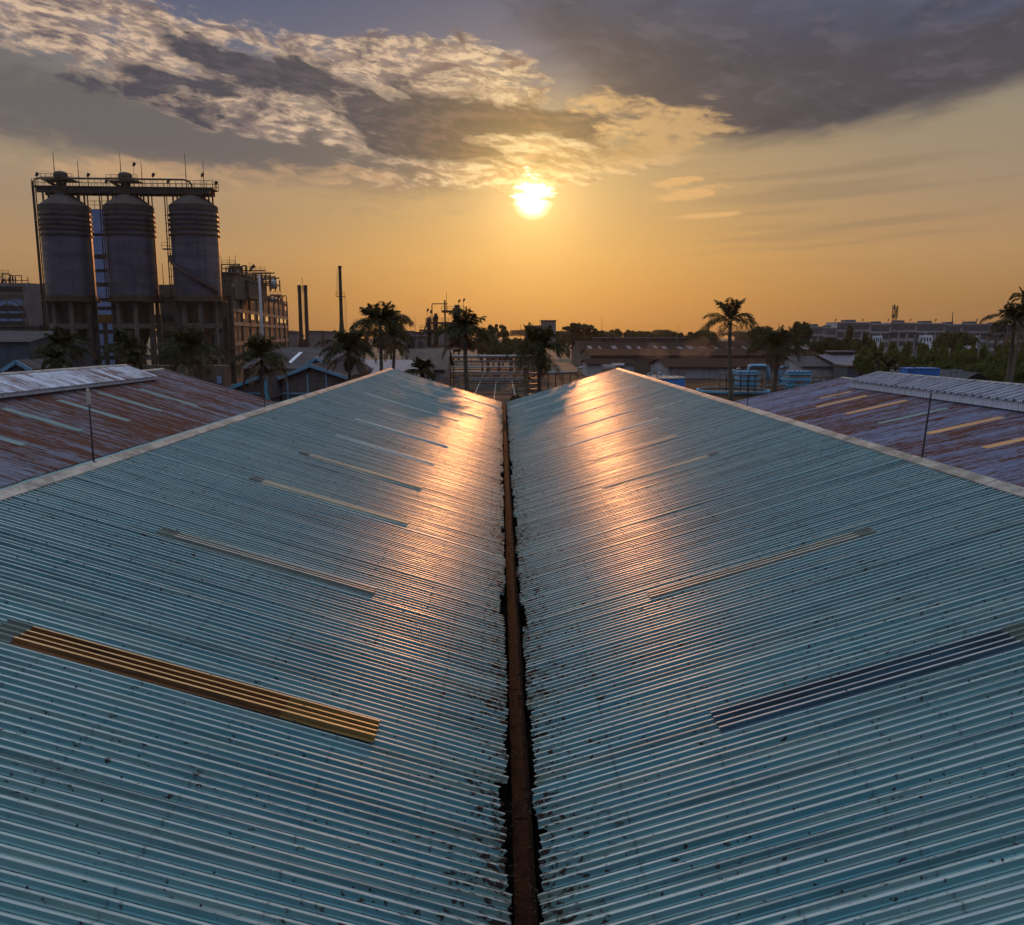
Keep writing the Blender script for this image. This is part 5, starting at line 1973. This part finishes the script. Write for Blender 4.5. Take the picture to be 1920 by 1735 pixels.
# round basin
a = W(1374, 731, 166)
rB = W(1440, 731, 166).x - a.x
t = thing('round_basin', (a.x, 166, 0), 'flat round basin with a pale blue rim at the foot of the tall palm', 'basin')
mb = MB()
mb.lathe((a.x, 166, 0), [(rB, 0), (rB, a.z), (rB - .35, a.z), (rB - .35, a.z - .5), (0.02, a.z - .5)], 56, False)
mb.build('basin_wall', CONC, t)
mb = MB()
mb.lathe((a.x, 166, a.z), [(rB + .12, -.3), (rB + .12, .08), (rB - .3, .08)], 56, False)
mb.build('rim', SKYBLUE, t)
mb = MB()
railing(mb, [(a.x - 4.2 + .4 * k, 160.5 - .2 * k, a.z + .1) for k in range(0, 20, 3)], 2.2, 0.12, 1.5)
railing(mb, [(a.x - 4.2 + .4 * k, 160.5 - .2 * k, a.z + 1.1) for k in range(0, 20, 3)], 2.2, 0.14, 1.5)
mb.build('timber_rail', WOOD, t)


def cooling_tower(px0, px1, pyt, pyb, Y, label):
    a, b = W(px0, pyt, Y), W(px1, pyb, Y)
    t = thing('cooling_tower', ((a.x + b.x) / 2, Y, 0), label, 'cooling tower')
    H = a.z - b.z
    zb = b.z
    w = b.x - a.x
    for k in range(3):
        z = zb + H * (k / 3)
        mb = MB()
        s = .25 * (2 - k) * 0
        mb.box(a.x - .12, b.x + .12, Y - .12, Y + w + .12, z + H * .17, z + H * .30)
        mb.build('louver_band', SKYBLUE, t)
        mb = MB()
        mb.box(a.x + .1, b.x - .1, Y + .1, Y + w - .1, z, z + H * .17)
        mb.build('louver_body', (SKYBLUE, TRIMBLUE, WHITE)[k], t)
        mb = MB()
        mb.box(a.x, b.x, Y, Y + w, z + H * .30, z + H * .333)
        mb.build('shadow_gap', SHEDBLUE, t)
    mb = MB()
    mb.box(a.x - .1, b.x + .1, Y - .1, Y + w + .1, a.z, a.z + .12)
    for i in range(5):
        x = a.x + w * (i + .5) / 5
        mb.lathe((x, Y + .5, a.z + .12), [(.2, 0), (.2, .25), (.1, .3)], 8)
    mb.build('top_nozzles', TRIMBLUE, t)
    mb = MB()
    mb.box(a.x + .4, b.x - .4, Y + .4, Y + w - .4, 0, zb)
    mb.build('plinth', CONC, t)
    return t


cooling_tower(1386, 1422, 698, 727, 178, 'pale blue louvred cooling tower just right of the tall palm trunk')
cooling_tower(1479, 1519, 698, 730, 174, 'pale blue louvred cooling tower at the far corner of the right rusty roof')


def upipe(pts, r, label):
    p0 = pts[0]
    t = thing('blue_pipe', (p0.x, p0.y, 0), label, 'pipe')
    mb = MB()
    mb.tube(pts, r, 10)
    mb.build('pipe', TRIMBLUE, t, smooth=True)
    mb = MB()
    e = pts[-1]
    mb.lathe((e.x, e.y, e.z), [(r * 1.5, -.1), (r * 1.5, .15), (r, .15)], 12, False)
    mb.build('flange', TRIMBLUE, t)


Yp = 185
upipe([W(1402, 698, Yp), W(1402, 691, Yp), W(1404, 687.5, Yp), W(1408, 686, Yp), W(1434, 686, Yp), W(1438, 687.5, Yp), W(1440, 691, Yp), W(1440, 722, Yp)], .42, 'large pale blue pipe bent like an upside-down U, left of the bushy dark palm')
upipe([W(1478, 688, Yp), W(1469, 688, Yp), W(1464.5, 690, Yp), W(1462.5, 694, Yp), W(1462.5, 722, Yp)], .42, 'pale blue pipe bent downward, right of the bushy dark palm')
for k, (px, lab) in enumerate(((1380, 'white goose-neck pipe left of the left cooling tower'), (1370, 'small grey goose-neck pipe behind the tall palm trunk'))):
    p = W(px, 692 + k * 3, 190)
    t = thing('goose_neck', (p.x, 190, 0), lab, 'pipe')
    mb = MB()
    mb.tube([(p.x, 190, 0), (p.x, 190, p.z - .4), (p.x + .2, 190, p.z), (p.x + .7, 190, p.z + .1), (p.x + 1, 190, p.z - .4)], .25, 8)
    mb.build('pipe', WHITE, t, smooth=True)
    mb = MB()
    mb.lathe((p.x + 1, 190, p.z - .6), [(.34, 0), (.34, .2), (.25, .25)], 8)
    mb.build('flange', GALV, t)
# timber frames in the yard between basin and cooling towers
rnd = random.Random(31)
for k, (px, py, w) in enumerate(((1445, 722, 20), (1500, 722, 18), (1545, 712, 40), (1462, 728, 24))):
    a = W(px, py, 168)
    t = thing('timber_rack', (a.x, 168, 0), ('low timber rack right of the tall palm', 'low timber rack under the right cooling tower', 'dark slatted rack by the stained white wall', 'timber rack in front of the bushy dark palm')[k], 'rack')
    mb = MB()
    L = w * 168 / FPX
    for i in range(4):
        x = a.x - L / 2 + L * i / 3
        mb.beam((x, 168, 0), (x, 168, a.z + .5), .2)
    for i in range(3):
        z = a.z + .4 - i * .9
        mb.beam((a.x - L / 2, 167.9, z), (a.x + L / 2, 167.9 + 1, z + .2), .25)
    mb.build('frame', WOOD, t)
    mb = MB()
    for i in range(5):
        x = a.x - L / 2 + L * (i + .5) / 5
        mb.beam((x, 168.2, a.z + .45), (x + .4, 170, a.z + .45), .12)
    mb.build('slats', BROWNSTEEL, t)

# blue tank and huts beyond the right monitor
t = thing('blue_water_tank', (W(1731, 700, 128).x, 128, 0), 'long bright blue rectangular tank beyond the right raised vent roof', 'tank')
a, b = W(1702, 692, 128), W(1761, 707, 128)
mb = MB()
mb.box(a.x, b.x, 128, 131, b.z - .6, a.z)
mb.build('tank_body', BLUE, t)
mb = MB()
for k in range(9):
    x = a.x + (b.x - a.x) * k / 8
    mb.box(x - .04, x + .04, 127.93, 128, b.z - .6, a.z)
mb.box(a.x - .08, b.x + .08, 127.9, 131.1, a.z - .05, a.z + .12)
mb.build('stiffeners', BLUE, t)
mb = MB()
for k in range(4):
    x = a.x + (b.x - a.x) * (k + .1) / 3.4
    mb.box(x, x + .25, 128.2, 130.8, 0, b.z - .6)
mb.build('stand', STEEL, t)
shed('dark_roof_hut', 'dark low-pitched hut roof behind the bright blue rectangular tank', W(1690, 700, 136).x, W(1822, 700, 136).x, 134, 146, W(1750, 712, 134).z, W(1750, 694, 140).z, BRWALL, GREYROOF, 'x', .4)
shed('black_gable_hut', 'black gabled hut right of the white window frames', W(1805, 700, 124).x, W(1860, 700, 124).x, 124, 132, W(1830, 714, 124).z, W(1830, 700, 124).z, DARK, DARKTRIM, 'y', .3)
t = thing('window_frames', (W(1782, 705, 124).x, 124, 0), 'row of white framed openings beside the bright blue rectangular tank', 'frames')
a, b = W(1762, 702, 124), W(1801, 711, 124)
for k in range(5):
    x = a.x + (b.x - a.x) * k / 4.6
    mb = MB()
    w = (b.x - a.x) / 5.2
    for (p, q) in (((x, a.z), (x + w, a.z)), ((x, b.z), (x + w, b.z)), ((x, a.z), (x, b.z)), ((x + w, a.z), (x + w, b.z))):
        mb.beam((p[0], 124, p[1]), (q[0], 124, q[1]), .1)
    mb.build('frame', WHITE, t)
mb = MB()
mb.box(a.x, b.x, 124.1, 124.3, 0, b.z)
mb.build('wall', BRWALL, t)
for px, py in ((1690, 685), (1708, 690), (1784, 682), (1796, 688), (1826, 684)):
    q = W(px, py, 120)
    mast('thin_pole', q.x, 120, 0, q.z, 'thin dark pole in front of the green grove', 'thin poles before the grove', r=.06, cat='pole')

# cube building and horizon rods
hbox('pale windowless cube building rising above the far wood', 'cube_building', 1016, 1042, 602, 650, 352, 9, LILAC)
hbox('long low grey roof left of the cube building', 'long_low_roof', 985, 1016, 612, 640, 352, 9, BRWALL)
for px, py, Y in ((1012, 600, 345), (1069, 609, 380), (1129, 596, 380), (1236, 612, 420), (1272, 610, 420), (1460, 604, 300), (1520, 600, 330), (1154, 613, 400), (976, 608, 300)):
    q = W(px, py, Y)
    mast('horizon_mast', q.x, Y, 0, q.z, 'thin mast on the horizon', 'thin masts on the horizon', r=.13, cat='mast')

# shop-houses at the right --------------------------------------------------
Ys = 375
for i, (pa, pb, pt, seed, kind) in enumerate(((1523, 1548, 614, 1, 0), (1549, 1571, 616, 2, 1), (1571, 1634, 606, 3, 0), (1634, 1672, 609, 4, 2), (1672, 1720, 607, 5, 1), (1720, 1774, 608, 6, 2), (1774, 1806, 610, 7, 1),
                                              (1806, 1858, 609, 8, 2), (1858, 1893, 611, 9, 0), (1893, 1960, 610, 10, 1))):
    a, b = W(pa, pt, Ys), W(pb, pt, Ys)
    lab = ['grey block at the far left of the shop-house row, half hidden by the dome tree', 'narrow grey block, second of the shop-house row', 'plain tall grey block of the shop-house row behind the thin dark tree',
           'shop-house with a white ground-floor front, left of the telecom mast', 'shop-house that carries the telecom mast', 'shop-house with white front and small square windows behind the grove',
           'narrow shop-house left of the wide spreading tree top', 'wide shop-house behind the wide spreading tree', 'pale shop-house just left of the right edge palm', 'shop-house partly hidden by the right edge palm'][i]
    t = thing('shop_house', ((a.x + b.x) / 2, Ys, 0), lab, 'building')
    w = b.x - a.x
    mb = MB()
    mb.box(a.x + .05, b.x - .05, Ys + 1.2, Ys + 14, 0, a.z)
    mb.build('wall', SHOPGREY, t)
    mb = MB()
    mb.box(a.x - .02, b.x + .02, Ys + .6, Ys + 14.2, a.z, a.z + .45)
    mb.box(a.x - .02, b.x + .02, Ys + .4, Ys + 1.2, a.z - 3.7, a.z - 3.3)
    mb.build('cornice', SHOPGREY, t)
    mb = MB()
    for f in (0,):
        mb.box(a.x + .5, b.x - .5, Ys + 1.05, Ys + 1.2, a.z - 2.9, a.z - .9)
    mb.build('shaded_band', SHOPDARK, t)
    nc = max(2, int(w / 3.6))
    for k in range(nc):
        x = a.x + w * (k + .15) / nc
        ww = w * .7 / nc
        for f in range(2 if kind else 3):
            z = a.z - 6.4 - f * 3.4
            mb = MB()
            mb.box(x, x + ww, Ys + 1.08, Ys + 1.2, z, z + 1.9)
            wn = mb.build('window', SHOPDARK if kind != 1 else GLASS, t)
    mb = MB()
    for k in range(nc + 1):
        x = a.x + w * k / nc
        mb.box(x - .2, x + .2, Ys + .5, Ys + 1.19, 0, a.z - 3.7)
    mb.build('fin', SHOPGREY, t)
    if kind == 2:
        mb = MB()
        mb.box(a.x + w * .1, a.x + w * .55, Ys - .6, Ys + .45, 0, a.z - 4.9)
        pr = mb.build('white_front', FASCIA, t)
        for k in range(4):
            x = a.x + w * (.14 + k * .1)
            mb = MB()
            mb.box(x, x + w * .05, Ys - .68, Ys - .6, a.z - 7.6, a.z - 6.0)
            mb.build('window', DARK, t)
    # roof water tank / stair head
    mb = MB()
    mb.box(a.x + w * .3, a.x + w * .62, Ys + 3, Ys + 8, a.z + .45, a.z + 1.5)
    mb.build('stair_head', SHOPDARK, t)
for px in (1617, 1665, 1706, 1754, 1831, 1566):
    q = W(px, 601, Ys + 3)
    mast('roof_antenna', q.x, Ys + 3, q.z - 2.2, 2.2, 'small antenna on a shop-house roof', 'antennas on the shop-house roofs', True, r=.07, cat='antenna')
q = W(1787, 585, Ys + 3)
mast('radio_mast', q.x, Ys + 3, W(1787, 609, Ys + 3).z, q.z - W(1787, 609, Ys + 3).z, 'slender pointed radio mast on the shop-house row', None, r=.3, cat='mast')
# telecom tower
q, b = W(1679, 574, Ys + 4), W(1679, 608, Ys + 4)
t = thing('telecom_mast', (q.x, Ys + 4, b.z), 'stubby telecom mast crowded with antenna panels on the horizon', 'mast')
mb = MB()
for sx_, sy_ in ((-.7, -.7), (.7, -.7), (.7, .7), (-.7, .7)):
    mb.beam((q.x + sx_, Ys + 4 + sy_, b.z), (q.x + sx_ * .8, Ys + 4 + sy_ * .8, q.z - .4), .16)
n = 8
for k in range(n):
    z0_, z1_ = b.z + (q.z - b.z) * k / n, b.z + (q.z - b.z) * (k + 1) / n
    mb.beam((q.x - .7, Ys + 3.3, z0_), (q.x + .7, Ys + 3.3, z1_), .1)
    mb.beam((q.x + .7, Ys + 3.3, z0_), (q.x - .7, Ys + 3.3, z1_), .1)
mb.build('lattice', STEEL, t)
rnd = random.Random(2)
for zf in (.93, .70, .45):
    for k in range(5):
        a_ = 2 * PI * k / 5 + zf * 3
        x, y = q.x + 1.15 * math.cos(a_), Ys + 4 + 1.15 * math.sin(a_)
        z = b.z + (q.z - b.z) * zf
        mb = MB()
        mb.obox((x, y, z - .9), (.5, .25, rnd.uniform(1.5, 2.1)), a_ + PI / 2)
        mb.build('antenna_panel', STEEL, t)
for o in list(protos.values()):
    pass

# haze: evenly thin warm air round the whole scene
mb = MB()
mb.box(-1950, 1950, -350, 1950, -1.0, 62.0)
hz = bpy.data.materials.new('haze_air')
hz.use_nodes = True
hz.node_tree.nodes.clear()
ho = hz.node_tree.nodes.new('ShaderNodeOutputMaterial')
hv = hz.node_tree.nodes.new('ShaderNodeVolumePrincipled')
hv.inputs['Color'].default_value = (0.88, 0.80, 0.72, 1)
hv.inputs['Density'].default_value = 0.00010
hv.inputs['Anisotropy'].default_value = 0.55
hz.node_tree.links.new(hv.outputs[0], ho.inputs['Volume'])
tag(mb.build('haze', hz), kind='stuff', label='thin warm evening haze over the plant')

# steam drifting over the factory roofs
sm = bpy.data.materials.new('steam_air')
sm.use_nodes = True
sm.node_tree.nodes.clear()
ho = sm.node_tree.nodes.new('ShaderNodeOutputMaterial')
hv = sm.node_tree.nodes.new('ShaderNodeVolumePrincipled')
hv.inputs['Color'].default_value = (0.9, 0.88, 0.85, 1)
hv.inputs['Density'].default_value = 0.022
hv.inputs['Anisotropy'].default_value = 0.6
sm.node_tree.links.new(hv.outputs[0], ho.inputs['Volume'])
mb = MB()
rnd = random.Random(5)
for k, (px, py, r_) in enumerate(((1214, 662, 2.2), (1236, 666, 2.6), (1226, 652, 2.0), (1290, 664, 2.6), (1304, 652, 3.2), (1318, 664, 2.4), (1316, 641, 2.4), (1330, 652, 2.0))):
    c = W(px, py, 243 + 0.9 * k)
    n, m_ = 14, 8
    vs, fs = [], []
    for i in range(m_ + 1):
        e = -PI / 2 + PI * i / m_
        for j in range(n):
            a = 2 * PI * j / n
            q = r_ * (1 + 0.12 * math.sin(3 * a + k) * math.cos(e))
            vs.append((c.x + q * 1.15 * math.cos(a) * math.cos(e), c.y + q * math.sin(a) * math.cos(e) * 0.8, c.z + q * 0.8 * math.sin(e)))
    for i in range(m_):
        for j in range(n):
            fs.append((i * n + j, i * n + (j + 1) % n, (i + 1) * n + (j + 1) % n, (i + 1) * n + j))
    mb.add(vs, fs)
tag(mb.build('steam', sm, smooth=True), kind='stuff', label='faint golden steam over the dark factory roofs left of the tall palm')

for (p, q, lab) in (((1690, 690, 120), (1826, 689, 120), 'thin sagging wires strung between the poles before the grove'), ((838, 672, 205), (700, 664, 215), 'thin sagging wires left of the pipe bridge')):
    a, b = W(*p), W(*q)
    t = thing('overhead_wire', a, lab, 'wire')
    for dz_ in (0, 0.6):
        mb = MB()
        mb.tube([a.lerp(b, k / 10) + Vector((0, 0, dz_ - 1.0 * (1 - (k / 5 - 1) ** 2))) for k in range(11)], 0.03, 4)
        mb.build('cable', STEEL, t)
